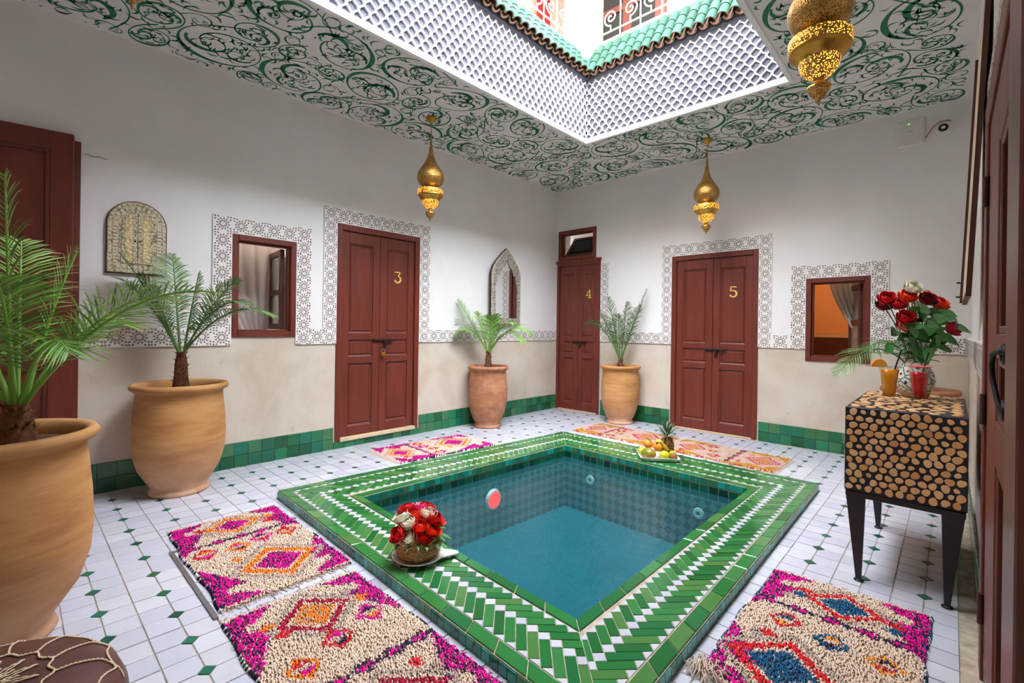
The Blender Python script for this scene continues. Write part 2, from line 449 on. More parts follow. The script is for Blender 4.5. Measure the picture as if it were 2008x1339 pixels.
band('trim_1', lw, [(-5.06, W1[0]-.134, DZ0, DZ1, 'u'), (W1[0]-.134, W1[0], DZ0, W1[3]+.13, 'v'), (W1[0], W1[1], W1[3], W1[3]+.13, 'u'), (W1[1], W1[1]+.132, DZ0, W1[3]+.13, 'v'),
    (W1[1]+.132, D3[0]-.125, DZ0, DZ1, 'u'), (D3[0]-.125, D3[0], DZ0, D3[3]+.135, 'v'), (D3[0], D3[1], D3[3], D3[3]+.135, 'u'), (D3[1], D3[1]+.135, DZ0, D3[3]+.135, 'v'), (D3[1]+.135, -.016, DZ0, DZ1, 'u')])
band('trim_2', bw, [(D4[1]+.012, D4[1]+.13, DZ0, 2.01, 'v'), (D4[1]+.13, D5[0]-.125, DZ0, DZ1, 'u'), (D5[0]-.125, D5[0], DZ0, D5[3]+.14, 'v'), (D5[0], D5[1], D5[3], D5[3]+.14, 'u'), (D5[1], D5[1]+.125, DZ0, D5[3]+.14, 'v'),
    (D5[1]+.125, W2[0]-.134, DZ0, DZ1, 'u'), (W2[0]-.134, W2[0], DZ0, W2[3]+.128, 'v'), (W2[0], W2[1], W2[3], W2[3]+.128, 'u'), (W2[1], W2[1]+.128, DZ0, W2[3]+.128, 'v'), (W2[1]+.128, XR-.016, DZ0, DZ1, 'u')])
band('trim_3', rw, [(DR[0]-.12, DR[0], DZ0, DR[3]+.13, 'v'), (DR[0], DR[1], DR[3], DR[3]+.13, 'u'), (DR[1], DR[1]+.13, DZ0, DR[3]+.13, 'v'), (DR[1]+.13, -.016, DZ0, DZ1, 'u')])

# ------------------------------------------------------------------ ceiling with patio opening
OP = (1.335, 3.232, -4.32, -1.262)   # x0,x1,y0,y1
b = MB(); R_ = [(0, YN), (0, 0), (XR, 0), (XR, YN)]; o_ = [(OP[0], OP[2]), (OP[0], OP[3]), (OP[1], OP[3]), (OP[1], OP[2])]
for i in range(4):
    j = (i+1) % 4
    b.add([(*R_[i],HC), (*R_[j],HC), (*o_[j],HC), (*o_[i],HC)], [(3,2,1,0)])
    b.add([(*R_[i],HC+.74), (*R_[j],HC+.74), (*o_[j],HC+.74), (*o_[i],HC+.74)], [(0,1,2,3)], 1)
    b.add([(*R_[i],HC), (*R_[j],HC), (*R_[j],HC+.74), (*R_[i],HC+.74)], [(0,1,2,3)])
    b.add([(*o_[i],HC), (*o_[j],HC), (*o_[j],HC+.74), (*o_[i],HC+.74)], [(3,2,1,0)], 2)
ceiling = b.obj('ceiling', [M['ceil'], M['grout'], M['screen_grey']], kind='structure')

# painted scrollwork: flat brush strokes 1 mm below the ceiling
sc = MB()
def stroke(pts, wid, z=HC-.0012):
    n = len(pts); L = []; Rr = []
    for i in range(n):
        a = pts[max(i-1,0)]; c = pts[min(i+1,n-1)]; dx, dy = c[0]-a[0], c[1]-a[1]; q = math.hypot(dx, dy) or 1
        w = wid(i/(n-1))/2; L.append((pts[i][0]-dy/q*w, pts[i][1]+dx/q*w, z)); Rr.append((pts[i][0]+dy/q*w, pts[i][1]-dx/q*w, z))
    ok = [on_ceil(*p) for p in pts]
    sc.add(L+Rr, [(i+1, i, n+i, n+i+1) for i in range(n-1) if ok[i] and ok[i+1]])
def on_ceil(x, y, m=0.0):
    if not (0.03+m < x < XR-.03-m and YN+.03+m < y < -.03-m): return False
    return not (OP[0]-.03-m < x < OP[1]+.03+m and OP[2]-.03-m < y < OP[3]+.03+m)
rs = random.Random(5)
# packed oval medallions (x, y, semi-axis a, semi-axis b, angle)
circ = []
for r0, tries in ((.24, 2500), (.20, 4000), (.15, 7000), (.10, 9000), (.065, 9000)):
    for _ in range(tries):
        x, y = rs.uniform(0, XR), rs.uniform(-6.0, 0); r = r0*rs.uniform(.88, 1.1)
        if not on_ceil(x, y, r*.70): continue
        if any((x-c[0])**2+(y-c[1])**2 < (r+c[2])**2*.86 for c in circ): continue
        circ.append((x, y, r, rs.uniform(.74, .96), rs.uniform(0, PI)))
def comma(x, y, a, l, w, bend):
    pts = []
    for i in range(6):
        q = i/5; pts.append((x+math.cos(a)*l*(q-.5)-math.sin(a)*bend*l*math.sin(PI*q), y+math.sin(a)*l*(q-.5)+math.cos(a)*bend*l*math.sin(PI*q)))
    stroke(pts, lambda q: w*(.10+1.0*math.sin(PI*min(1, q*1.05))**1.3)*(1-.45*q))
for (x, y, r, asp, th) in circ:
    d = rs.choice((-1, 1)); big = r > .085; ct, st_ = math.cos(th), math.sin(th)
    def at(rr, a):
        u, v = rr*math.cos(a), rr*asp*math.sin(a); return (x+u*ct-v*st_, y+u*st_+v*ct)
    a0 = rs.uniform(0, 2*PI)
    # vine: swings in from outside, runs round the medallion, then dives inward
    turns = rs.uniform(1.0, 1.3) if big else .95; n = 56 if big else 28
    pts = []
    for i in range(n):
        q = i/(n-1); ent = .6*math.exp(-q*15); rr = r*(.97+ent) if q < .72 else r*(.97-.42*((q-.72)/.28)**1.4)
        pts.append(at(rr, a0+d*q*turns*2*PI))
    wm = .0175 if big else .012; k1, k2 = rs.uniform(.28,.42), rs.uniform(.30,.6)
    stroke(pts, lambda q: wm*(.60+.15*math.sin(2*PI*(q*2.2+k1))) + (.020*r/.2 if big else .006)*math.exp(-((q-k2)/.10)**2))
    if big:
        # two opposed curls inside, one heavy and one light
        e0 = a0+d*turns*2*PI
        for (of, R1_, tn, hv, sg) in ((.30, .56, 1.35, .026, 1), (-.46, .38, 1.15, .014, -1)):
            off = at(of*r, e0); pts = []
            for i in range(28):
                q = i/27; rr = r*R1_*(1-.80*q); aa = e0+(PI if sg < 0 else 0)+d*q*tn*2*PI*sg; u, v = rr*math.cos(aa), rr*asp*math.sin(aa); pts.append((off[0]+u*ct-v*st_, off[1]+u*st_+v*ct))
            stroke(pts, lambda q: .0075+hv*(r/.2)*math.exp(-((q-.16)/.13)**2))
        for k in range(int(40*r/.2)):
            aa = rs.uniform(0, 2*PI); rr = r*rs.uniform(.15, .88); p = at(rr, aa)
            comma(p[0], p[1], aa+th+d*1.1+rs.uniform(-.9,.9), r*rs.uniform(.18,.36), rs.uniform(.012,.020), rs.choice((-.32,.32,.2)))
    else:
        for k in range(6):
            aa = rs.uniform(0, 2*PI); p = at(r*.5, aa); comma(p[0], p[1], aa+1, r*.55, .007, .3)
for _ in range(7500):
    x, y = rs.uniform(0, XR), rs.uniform(-6.0, 0)
    if not on_ceil(x, y, .01): continue
    if any((x-c[0])**2+(y-c[1])**2 < (c[2]*.99)**2 for c in circ): continue
    a = rs.uniform(0, 2*PI); l = rs.uniform(.05, .11); comma(x, y, a, l, rs.uniform(.012,.022), rs.choice((-.35,.35)))
sc.obj('painted_scrollwork', M['scroll_green'], ceiling, kind='stuff')

# white moulding at the foot of the screens
b = MB()
for (x0, x1, y0, y1) in ((OP[0]-.012, OP[0]+.02, OP[2]-.012, OP[3]+.012), (OP[1]-.02, OP[1]+.012, OP[2]-.012, OP[3]+.012), (OP[0]+.02, OP[1]-.02, OP[3]-.02, OP[3]+.012), (OP[0]+.02, OP[1]-.02, OP[2]-.012, OP[2]+.02)):
    b.box(x0, x1, y0, y1, HC-.012, HC+.035)
b.obj('trim_4', M['white_paint'], kind='structure')

M['screen_white'] = simple('chalky_white_screen', srgb(206,206,208), .8)
# ------------------------------------------------------------------ lattice screens of the patio shaft
LZ0, LZ1 = HC+.035, 3.76; CW, CH = .082, .105
def lattice(name, fn, u0, u1):
    """wavy diagonal strips in two directions over a grey wall; each strip is a part"""
    b = MB(); b.add([fn(u0,.0,LZ0), fn(u1,.0,LZ0), fn(u1,.0,LZ1), fn(u0,.0,LZ1)] + [fn(u0,.004,LZ0), fn(u1,.004,LZ0), fn(u1,.004,LZ1), fn(u0,.004,LZ1)], [(4,5,6,7)])
    root = b.obj(name, M['screen_grey'], kind='structure')
    H = LZ1-LZ0; sl = CW/CH; span = H*sl; n = int((u1-u0+span)/CW)+1
    for s in (1, -1):
        for k in range(n+1):
            us = (u0-span+k*CW) if s > 0 else (u0+k*CW)
            pts = []
            m_ = 44
            for i in range(m_+1):
                q = i/m_; z = LZ0+H*q; ph = 2*PI*z/CH
                u = us + s*span*q + s*.0062*math.sin(2*ph)
                if u0 <= u <= u1: pts.append((u, z))
            if len(pts) < 3: continue
            mb = MB(); vs = []; fs = []; w = .0080; d = .022 if s > 0 else .019
            for (u, z) in pts:
                for (du, dd) in ((-w, 0), (-w*.9, d), (w*.9, d), (w, 0)): vs.append(fn(u+du, dd, z+.0*du))
            for i in range(len(pts)-1):
                for c in range(3): fs.append((i*4+c, i*4+c+1, (i+1)*4+c+1, (i+1)*4+c))
            mb.add(vs, fs); mb.obj('lattice_strip', M['screen_white'], root)
    return root
lattice('trim_5', lambda u, d, z: (OP[0]+.001+d, u, z), OP[2]+.02, OP[3]-.004)
lattice('trim_6', lambda u, d, z: (u, OP[3]-.001-d, z), OP[0]+.004, OP[1]-.004)
lattice('trim_7', lambda u, d, z: (OP[1]-.001-d, u, z), OP[2]+.02, OP[3]-.004)
lattice('trim_8', lambda u, d, z: (u, OP[2]+.001+d, z), OP[0]+.004, OP[1]-.004)

# ------------------------------------------------------------------ green tiled eave around the shaft
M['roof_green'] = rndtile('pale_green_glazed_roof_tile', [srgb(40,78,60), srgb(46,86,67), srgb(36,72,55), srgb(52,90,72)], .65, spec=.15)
M['roof_bare'] = simple('bare_brown_clay_edge', srgb(120,84,64), .8, var=.3, scale=30)
M['moss'] = simple('mortar_with_lichen', srgb(120,160,130), .9, var=.3, scale=20)
E0, E1 = 3.735, 4.07; EIN, EOUT = .09, .12      # lip height / top height, overhang into the shaft / depth outward
def half_tile(L, r, convex):
    b = MB(); n = 9; vs = []; fs = []
    for t_, rr in ((0, r), (1, r*.86)):
        for i in range(n):
            a = PI*i/(n-1); q = rr if convex else rr
            vs.append((rr*math.cos(a), t_*L, (rr*math.sin(a) if convex else -rr*math.sin(a)+.0)))
    for t_, rr in ((0, r-.009), (1, r*.86-.009)):
        for i in range(n):
            a = PI*i/(n-1); vs.append((rr*math.cos(a), t_*L, (rr*math.sin(a) if convex else -rr*math.sin(a))))
    for i in range(n-1):
        fs.append((i, i+1, n+i+1, n+i)); 
    b.add(vs, fs, 0, True); b.add(vs, [(2*n+i+1, 2*n+i, 3*n+i, 3*n+i+1) for i in range(n-1)], 1, True)
    b.add(vs, [(i+1, i, 2*n+i, 2*n+i+1) for i in range(n-1)], 1)
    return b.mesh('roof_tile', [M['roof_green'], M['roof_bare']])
TP = .098; SL = math.hypot(E1-E0, EIN+EOUT); ANG = math.atan2(E1-E0, EIN+EOUT); NC = 3
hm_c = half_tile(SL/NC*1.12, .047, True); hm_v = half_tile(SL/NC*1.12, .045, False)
def eave(name, org, du, dn, length, label):
    """org: shaft corner; du along the edge; dn outward"""
    root = empty(name, (org[0], org[1], E0-.06), kind='structure')
    b = MB(); def_ = lambda u, n, z: (org[0]+du[0]*u+dn[0]*n, org[1]+du[1]*u+dn[1]*n, z)
    P = [(-EIN+.05, E0-.012), (EOUT, E1-.03), (EOUT, E0-.05), (0.0, E0-.05)]
    b.add([def_(-.0, n, z) for n, z in P] + [def_(length, n, z) for n, z in P], [(0,1,5,4),(1,2,6,5),(2,3,7,6),(3,0,4,7)])
    b.obj('mortar_bed', M['bed_mortar'], root)
    n = int(length/TP); st = length/n
    rz = math.atan2(dn[1], dn[0]) - PI/2
    R0 = Matrix.Rotation(rz, 3, 'Z') @ Matrix.Rotation(ANG, 3, 'X')
    rot = R0.to_euler()
    for k in range(n+1):
        for c in range(NC):
            q = c/NC
            nn = -EIN + (EIN+EOUT)*q; z = E0 + (E1-E0)*q
            lift = .0
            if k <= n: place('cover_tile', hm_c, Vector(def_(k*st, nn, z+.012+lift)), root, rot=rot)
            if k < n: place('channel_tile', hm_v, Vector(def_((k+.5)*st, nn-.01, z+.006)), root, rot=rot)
    # ridge of mortar on top
    b = MB(); pts = [def_(length*i/24, EOUT+.012, E1+.012+random.uniform(-.006,.006)) for i in range(25)]
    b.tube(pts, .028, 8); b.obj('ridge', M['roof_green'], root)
    return root
eave('roof_eave_left', (OP[0], OP[2]), (0, 1), (-1, 0), OP[3]-OP[2], '')
eave('roof_eave_back', (OP[0], OP[3]), (1, 0), (0, 1), OP[1]-OP[0], '')
eave('roof_eave_right', (OP[1], OP[2]), (0, 1), (1, 0), OP[3]-OP[2], '')
eave('roof_eave_front', (OP[0], OP[2]), (1, 0), (0, -1), OP[1]-OP[0], '')
# grey ledge under the eave
b = MB()
for (x0, x1, y0, y1) in ((OP[0]-.01, OP[0]+.045, OP[2], OP[3]), (OP[1]-.045, OP[1]+.01, OP[2], OP[3]), (OP[0], OP[1], OP[3]-.045, OP[3]+.01), (OP[0], OP[1], OP[2]-.01, OP[2]+.045)): b.box(x0, x1, y0, y1, LZ1-.05, LZ1-.005)
b.obj('trim_9', M['screen_grey'], kind='structure')
# corner tile
_c = place('corner_tile', hm_c, (OP[0]+.085, OP[3]-.085, E0+.0), None, rot=(Matrix.Rotation(PI/4, 3, 'Z') @ Matrix.Rotation(ANG*.8, 3, 'X')).to_euler())
_e = bpy.data.objects['roof_eave_back']; _c.parent = _e; _c.location = Vector((OP[0]+.085, OP[3]-.085, E0)) - WL[_e.name]
# ================================================================== UPPER GALLERY
GZ = HC+.74
M['upper_white'] = simple('white_limewash', srgb(244,243,240), .7)
M['upper_beige'] = simple('rough_beige_render', srgb(190,172,152), .9, var=.12, scale=30)
M['red_cloth'] = simple('red_curtain_cloth', srgb(206,20,16), .7)
M['upper_wood'] = simple('red_brown_gallery_wood', srgb(116,60,48), .5, var=.15, scale=9)
b = MB()
b.box(-.0, .02, -5.9, -.0, GZ, 6.0); b.box(0, XR, -.02, 0, GZ, 6.0)
b.box(XR-.02, XR, -5.9, -1.2, GZ, 4.75); b.box(XR-.02, XR, -1.2, 0, GZ, 6.0)  # unseen right side kept low to let more sky light in
b.obj('wall_upper', M['upper_beige'], kind='structure')
b = MB(); b.box(0, XR, -5.92, -5.9, GZ, 5.8); b.obj('wall_upper_front', M['upper_beige'], kind='structure')  # unseen wall, height shaped to limit daylight on the back wall
# unseen roof added over two gallery wings to keep daylight off them
b = MB(); b.box(0, OP[0]-.06, -5.9, 0, 5.95, 6.1); b.box(OP[0]-.06, XR, OP[3]+.06, 0, 5.95, 6.1); b.obj('gallery_shade_roof', M['upper_white'], kind='structure')
# square white pillars at the gallery corners
for (x, y) in ((OP[0]-.145, OP[3]+.135), (OP[1]+.16, OP[3]+.135), (OP[0]-.145, OP[2]-.135)):
    e = empty('gallery_pillar', (x, y, GZ), kind='structure')
    b = MB(); w = .175; c = .06
    P = [(-w+c,-w), (w-c,-w), (w,-w+c), (w,w-c), (w-c,w), (-w+c,w), (-w,w-c), (-w,-w+c)]
    b.prism([(x+p[0], y+p[1]) for p in P], GZ-.05, 6.5); b.obj('shaft', M['upper_white'], e)
    b = MB(); b.prism([(x+p[0]*1.08, y+p[1]*1.08) for p in P], GZ-.02, GZ+.10); b.obj('plinth', M['upper_white'], e)
# wrought-iron railings between the pillars
M['white_iron'] = simple('white_painted_iron', srgb(240,240,238), .4)
def spiral_pts(fn, u, z, r, turns, a0, d):
    out = []
    for i in range(30):
        q = i/29; rr = r*(1-.86*q); a = a0+d*q*turns*2*PI; out.append(fn(u+rr*math.cos(a), z+rr*math.sin(a)))
    return out
def railing(fn, u0, u1, label):
    z0 = GZ+.37; e = empty('railing', fn((u0+u1)/2, GZ), label, 'railing')
    for zz, r in ((z0, .022), (z0+.10, .008), (z0+.86, .008), (z0+.95, .024)):
        MB().tube([fn(u0, zz), fn(u1, zz)], r, 8).obj('rail', M['white_iron'], e)
    n = max(2, round((u1-u0)/.42)); st = (u1-u0)/n
    for k in range(n+1):
        u = u0+k*st; MB().tube([fn(u, GZ-.03), fn(u, z0)], .016, 6).obj('foot', M['white_iron'], e)
    for k in range(n*2+1):
        u = u0+k*st/2
        MB().tube([fn(u, z0), fn(u, z0+.95)], .0075, 6).obj('baluster', M['white_iron'], e)
    for k in range(n*2):
        u = u0+(k+.5)*st/2; z = z0+.10
        pts = [fn(u, z), fn(u, z+.03)] + spiral_pts(fn, u, z+.03+.115, .085, 1.6, -PI/2, 1 if k % 2 else -1)
        MB().tube(pts, .0075, 6).obj('scroll', M['white_iron'], e)
        pts = [fn(u, z0+.86), fn(u, z0+.82)] + spiral_pts(fn, u, z0+.70, .085, 1.6, PI/2, 1 if k % 2 else -1)
        MB().tube(pts, .0075, 6).obj('scroll', M['white_iron'], e)
railing(lambda u, z: (OP[0]-.21, u, z), OP[2]+.02, OP[3]-.035, 'white scrolled iron railing above the tiled eave on the beige wall side')
railing(lambda u, z: (u, OP[3]+.21, z), OP[0]+.035, OP[1]-.02, 'white scrolled iron railing in front of the gallery glazed wooden door')
# gallery doors and windows on the upper walls
def updoor(name, fn, u0, u1, z0, z1, n):
    e = empty(name, fn((u0+u1)/2, 0, z0), kind='structure')
    def bx(nm, a0, a1, d0, d1, c0, c1, m, par=e):
        mb = MB(); P = [fn(a0,d0,c0), fn(a1,d0,c0), fn(a1,d1,c0), fn(a0,d1,c0), fn(a0,d0,c1), fn(a1,d0,c1), fn(a1,d1,c1), fn(a0,d1,c1)]
        mb.add(P, [(0,3,2,1),(4,5,6,7),(0,1,5,4),(1,2,6,5),(2,3,7,6),(3,0,4,7)]); return mb.obj(nm, M[m], par)
    bx('jamb', u0, u0+.07, 0, .06, z0, z1, 'upper_wood'); bx('jamb', u1-.07, u1, 0, .06, z0, z1, 'upper_wood'); bx('head', u0, u1, 0, .06, z1-.07, z1, 'upper_wood')
    st = (u1-u0-.14)/n
    for k in range(n):
        a = u0+.07+k*st
        bx('stile', a, a+.06, .005, .045, z0, z1-.07, 'upper_wood'); bx('stile', a+st-.06, a+st, .005, .045, z0, z1-.07, 'upper_wood')
        for zz in (z0, z0+.75, z0+1.4, z1-.15): bx('rail', a+.06, a+st-.06, .005, .045, zz, zz+.08, 'upper_wood')
        bx('pane', a+.06, a+st-.06, .015, .022, z0+.08, z1-.1, 'glass_dark')
updoor('door_6', lambda u, d, z: (u, -.02-d, z), .60, 1.62, GZ, GZ+2.1, 2)
updoor('door_7', lambda u, d, z: (u, -.02-d, z), 2.35, 3.3, GZ, GZ+2.1, 2)
# red curtain drops hanging in the gallery corner
def cloth(name, pa, pb, z0, z1, label, waves=5):
    b = MB(); n = 40; vs = []; fs = []; pa = Vector(pa); pb = Vector(pb); nrm = Vector((-(pb-pa).y, (pb-pa).x, 0)).normalized()
    for k, z in enumerate((z1, (z0+z1)/2, z0)):
        for i in range(n+1):
            q = i/n; p = pa.lerp(pb, q) + nrm*(.018*math.sin(q*waves*2*PI)+.004*k*math.sin(7*q)); vs.append((p.x, p.y, z))
    for k in range(2):
        for i in range(n): fs.append((k*(n+1)+i, k*(n+1)+i+1, (k+1)*(n+1)+i+1, (k+1)*(n+1)+i))
    b.add(vs, fs, 0, True)
    o = b.obj(name, M['red_cloth'], origin=(pa.x, pa.y, z0)); s = o.modifiers.new('thick', 'SOLIDIFY'); s.thickness = .004
    return tag(o, label, 'curtain')
cloth('curtain', (.09, -.62, 0), (.09, -.36, 0), GZ+.02, 5.95, 'long red curtain hanging against the beige gallery wall beside the pillar', 4)
cloth('curtain', (.36, -.09, 0), (.55, -.09, 0), GZ+.02, 5.95, 'narrow red curtain hanging beside the glazed gallery door', 3)
# ================================================================== POOL
pool = empty('plunge_pool', (2.3, -2.8, 0), 'square plunge pool with raised green and white chevron tiled border', 'pool')
def clip(poly, clipper):
    """Sutherland-Hodgman against a convex counter-clockwise polygon"""
    out = poly
    for i in range(len(clipper)):
        a, c = clipper[i], clipper[(i+1) % len(clipper)]
        ins = lambda p: (c[0]-a[0])*(p[1]-a[1]) - (c[1]-a[1])*(p[0]-a[0]) >= -1e-9
        inp, out = out, []
        for k in range(len(inp)):
            p, q = inp[k-1], inp[k]
            if ins(q):
                if not ins(p): out.append(isect(p, q, a, c))
                out.append(q)
            elif ins(p): out.append(isect(p, q, a, c))
        if len(out) < 3: return []
    return out
def isect(p, q, a, c):
    d1 = (c[0]-a[0], c[1]-a[1]); n = (-d1[1], d1[0])
    s1 = (p[0]-a[0])*n[0]+(p[1]-a[1])*n[1]; s2 = (q[0]-a[0])*n[0]+(q[1]-a[1])*n[1]; t_ = s1/(s1-s2)
    return (p[0]+(q[0]-p[0])*t_, p[1]+(q[1]-p[1])*t_)
def area(P): return .5*sum(P[i-1][0]*P[i][1]-P[i][0]*P[i-1][1] for i in range(len(P)))
def ccw(P): return P if area(P) > 0 else P[::-1]
def clean(P):
    out = []
    for p in P:
        if not out or math.hypot(p[0]-out[-1][0], p[1]-out[-1][1]) > 1e-4: out.append(p)
    if len(out) > 1 and math.hypot(out[0][0]-out[-1][0], out[0][1]-out[-1][1]) < 1e-4: out.pop()
    return out
def shrink(P, g):
    """inset a convex ccw polygon by g"""
    P = ccw(P); n = len(P); C_ = P
    for i in range(n):
        a, c = P[i], P[(i+1) % n]; dx, dy = c[0]-a[0], c[1]-a[1]; L = math.hypot(dx, dy)
        if L < 1e-6: continue
        nx, ny = -dy/L*g, dx/L*g
        a2, c2 = (a[0]+nx, a[1]+ny), (c[0]+nx, c[1]+ny)
        out = []
        ins = lambda p: (c2[0]-a2[0])*(p[1]-a2[1]) - (c2[1]-a2[1])*(p[0]-a2[0]) >= -1e-10
        for k in range(len(C_)):
            p, q = C_[k-1], C_[k]
            if ins(q):
                if not ins(p): out.append(isect(p, q, a2, c2))
                out.append(q)
            elif ins(p): out.append(isect(p, q, a2, c2))
        C_ = out
        if len(C_) < 3: return []
    return clean(C_)
# bed: raised curb body (grout) with outer and inner faces
b = MB(); gz = PZ-.0035
for i in range(4):
    j = (i+1) % 4
    b.add([(*PO[i],gz), (*PO[j],gz), (*PI_[j],gz), (*PI_[i],gz)], [(0,1,2,3)])
    b.add([(*PO[i],-.02), (*PO[j],-.02), (*PO[j],gz), (*PO[i],gz)], [(0,1,2,3)])
    b.add([(*PI_[i],-.12), (*PI_[j],-.12), (*PI_[j],gz), (*PI_[i],gz)], [(3,2,1,0)])
b.obj('curb_bed', M['grout'], pool)
NOSE, RIM = .062, .052     # outer nosing row, inner rim row
bricks = []; whites = []; rims = []
def lerp2(a, c, q): return (a[0]+(c[0]-a[0])*q, a[1]+(c[1]-a[1])*q)
for i in range(4):
    A, B_, IA, IB = PO[i], PO[(i+1) % 4], PI_[i], PI_[(i+1) % 4]
    L = math.dist(A, B_); ex = ((B_[0]-A[0])/L, (B_[1]-A[1])/L)
    nx = (-ex[1], ex[0])
    if (IA[0]-A[0])*nx[0]+(IA[1]-A[1])*nx[1] < 0: nx = (-nx[0], -nx[1])
    toS = lambda p: ((p[0]-A[0])*ex[0]+(p[1]-A[1])*ex[1], (p[0]-A[0])*nx[0]+(p[1]-A[1])*nx[1])
    sA, sB, sIA, sIB = (0, 0), (L, 0), toS(IA), toS(IB)
    wid0, wid1 = sIA[1], sIB[1]
    full = [sA, sB, sIB, sIA]
    # offsets along the mitres
    def row(t0, t1, off0, off1): 
        # quad strip between absolute offset t0 from the outer edge (or from inner edge if negative)
        def at(S, I, t_): 
            w = I[1]; tt = t_ if t_ >= 0 else w + t_; q = tt/w; return (S[0]+(I[0]-S[0])*q, tt)
        return [at(sA, sIA, t0), at(sB, sIB, t0), at(sB, sIB, t1), at(sA, sIA, t1)]
    W_ = lambda p: (A[0]+ex[0]*p[0]+nx[0]*p[1], A[1]+ex[1]*p[0]+nx[1]*p[1])
    # nosing and rim tiles
    for (t0, t1, tl, kind) in ((.001, NOSE, .15, 'nosing_tile'), (-RIM, -.001, .17, 'rim_tile')):
        q = row(t0, t1, 0, 0); n = max(1, round((q[1][0]-q[0][0])/tl))
        for k in range(n):
            a, c = k/n, (k+1)/n
            P = [lerp2(q[0], q[1], a), lerp2(q[0], q[1], c), lerp2(q[3], q[2], c), lerp2(q[3], q[2], a)]
            rims.append((kind, [W_(p) for p in shrink(P, .002)]))
    # chevron field
    F = row(NOSE+.004, -RIM-.004, 0, 0); F = ccw(F)
    t0 = NOSE+.004; wmid = ((F[2][1]-F[1][1])+(F[3][1]-F[0][1]))/2 if F[3][1] > F[0][1] else ((F[1][1]-F[2][1])+(F[0][1]-F[3][1]))/2
    wmid = abs((wid0+wid1)/2) - NOSE - RIM - .008
    bb = .0405; tot = wmid*math.sqrt(2)-2*bb
    l1 = round(tot*.56, 4); l2 = tot-l1; r2 = math.sqrt(.5)
    flip = 1
    def E2(e1, e2, k0): 
        s = (e1+e2)*r2; t_ = (e1-e2)*r2 + t0 + bb*r2
        return (s - .3, t_)
    Fc = ccw(F)
    n = int((L+.8)/(bb*math.sqrt(2)))
    for k in range(-6, n):
        kb = k*bb
        shapes = [('b', [(kb, kb), (kb+l1, kb), (kb+l1, kb+bb), (kb, kb+bb)]),
                  ('w', [(kb+l1, kb), (kb+l1+bb, kb), (kb+l1+bb, kb+bb), (kb+l1, kb+bb)]),
                  ('b', [(kb+l1, kb-l2), (kb+l1+bb, kb-l2), (kb+l1+bb, kb), (kb+l1, kb)]),
                  ('w', [(kb-bb, kb), (kb, kb+bb), (kb, kb)]),
                  ('w', [(kb+l1+bb, kb-l2), (kb+l1+2*bb, kb+bb-l2), (kb+l1+bb, kb+bb-l2)])]
        for kind, pts in shapes:
            P = ccw([E2(p[0], p[1], 0) for p in pts])
            P = clip(P, Fc)
            if len(P) < 3 or abs(area(P)) < 4e-5: continue
            P = shrink(clean(P), .0016)
            if len(P) < 3 or abs(area(P)) < 2e-5: continue
            (bricks if kind == 'b' else whites).append([W_(p) for p in P])
def cen(P): return (sum(p[0] for p in P)/len(P), sum(p[1] for p in P)/len(P))
def wkey(P):
    c = cen(P); d = depth_of((*c, PZ)); return (0 if in_frame((*c, PZ), 5) else 1, -abs(area(P))/max(d, .3)**3)
def lay(polys, name, mat, limit=300):
    polys.sort(key=wkey)
    for P in polys[:limit]:
        c = cen(P); me = MB().prism([(p[0]-c[0], p[1]-c[1]) for p in ccw(P)], -.006, .0, chamfer=.001).mesh(name, M[mat])
        place(name, me, (c[0], c[1], PZ+random.uniform(-.0012, .0008)), pool, rot=(random.uniform(-.008,.008), random.uniform(-.008,.008), 0))
    if len(polys) > limit:
        b = MB()
        for P in polys[limit:]: b.prism(ccw(P), PZ-.006, PZ+random.uniform(-.001, .0006))
        b.obj(name+'s_beyond', M[mat], pool, kind='stuff')
lay(bricks, 'chevron_brick', 'pool_green'); lay(whites, 'white_chevron_tile', 'pool_white')
for kind, P in rims:
    if len(P) < 3: continue
    c = cen(P); me = MB().prism([(p[0]-c[0], p[1]-c[1]) for p in ccw(P)], -.008, .003, chamfer=.003).mesh(kind, M['pool_green'])
    place(kind, me, (c[0], c[1], PZ+random.uniform(-.0008,.0008)), pool)
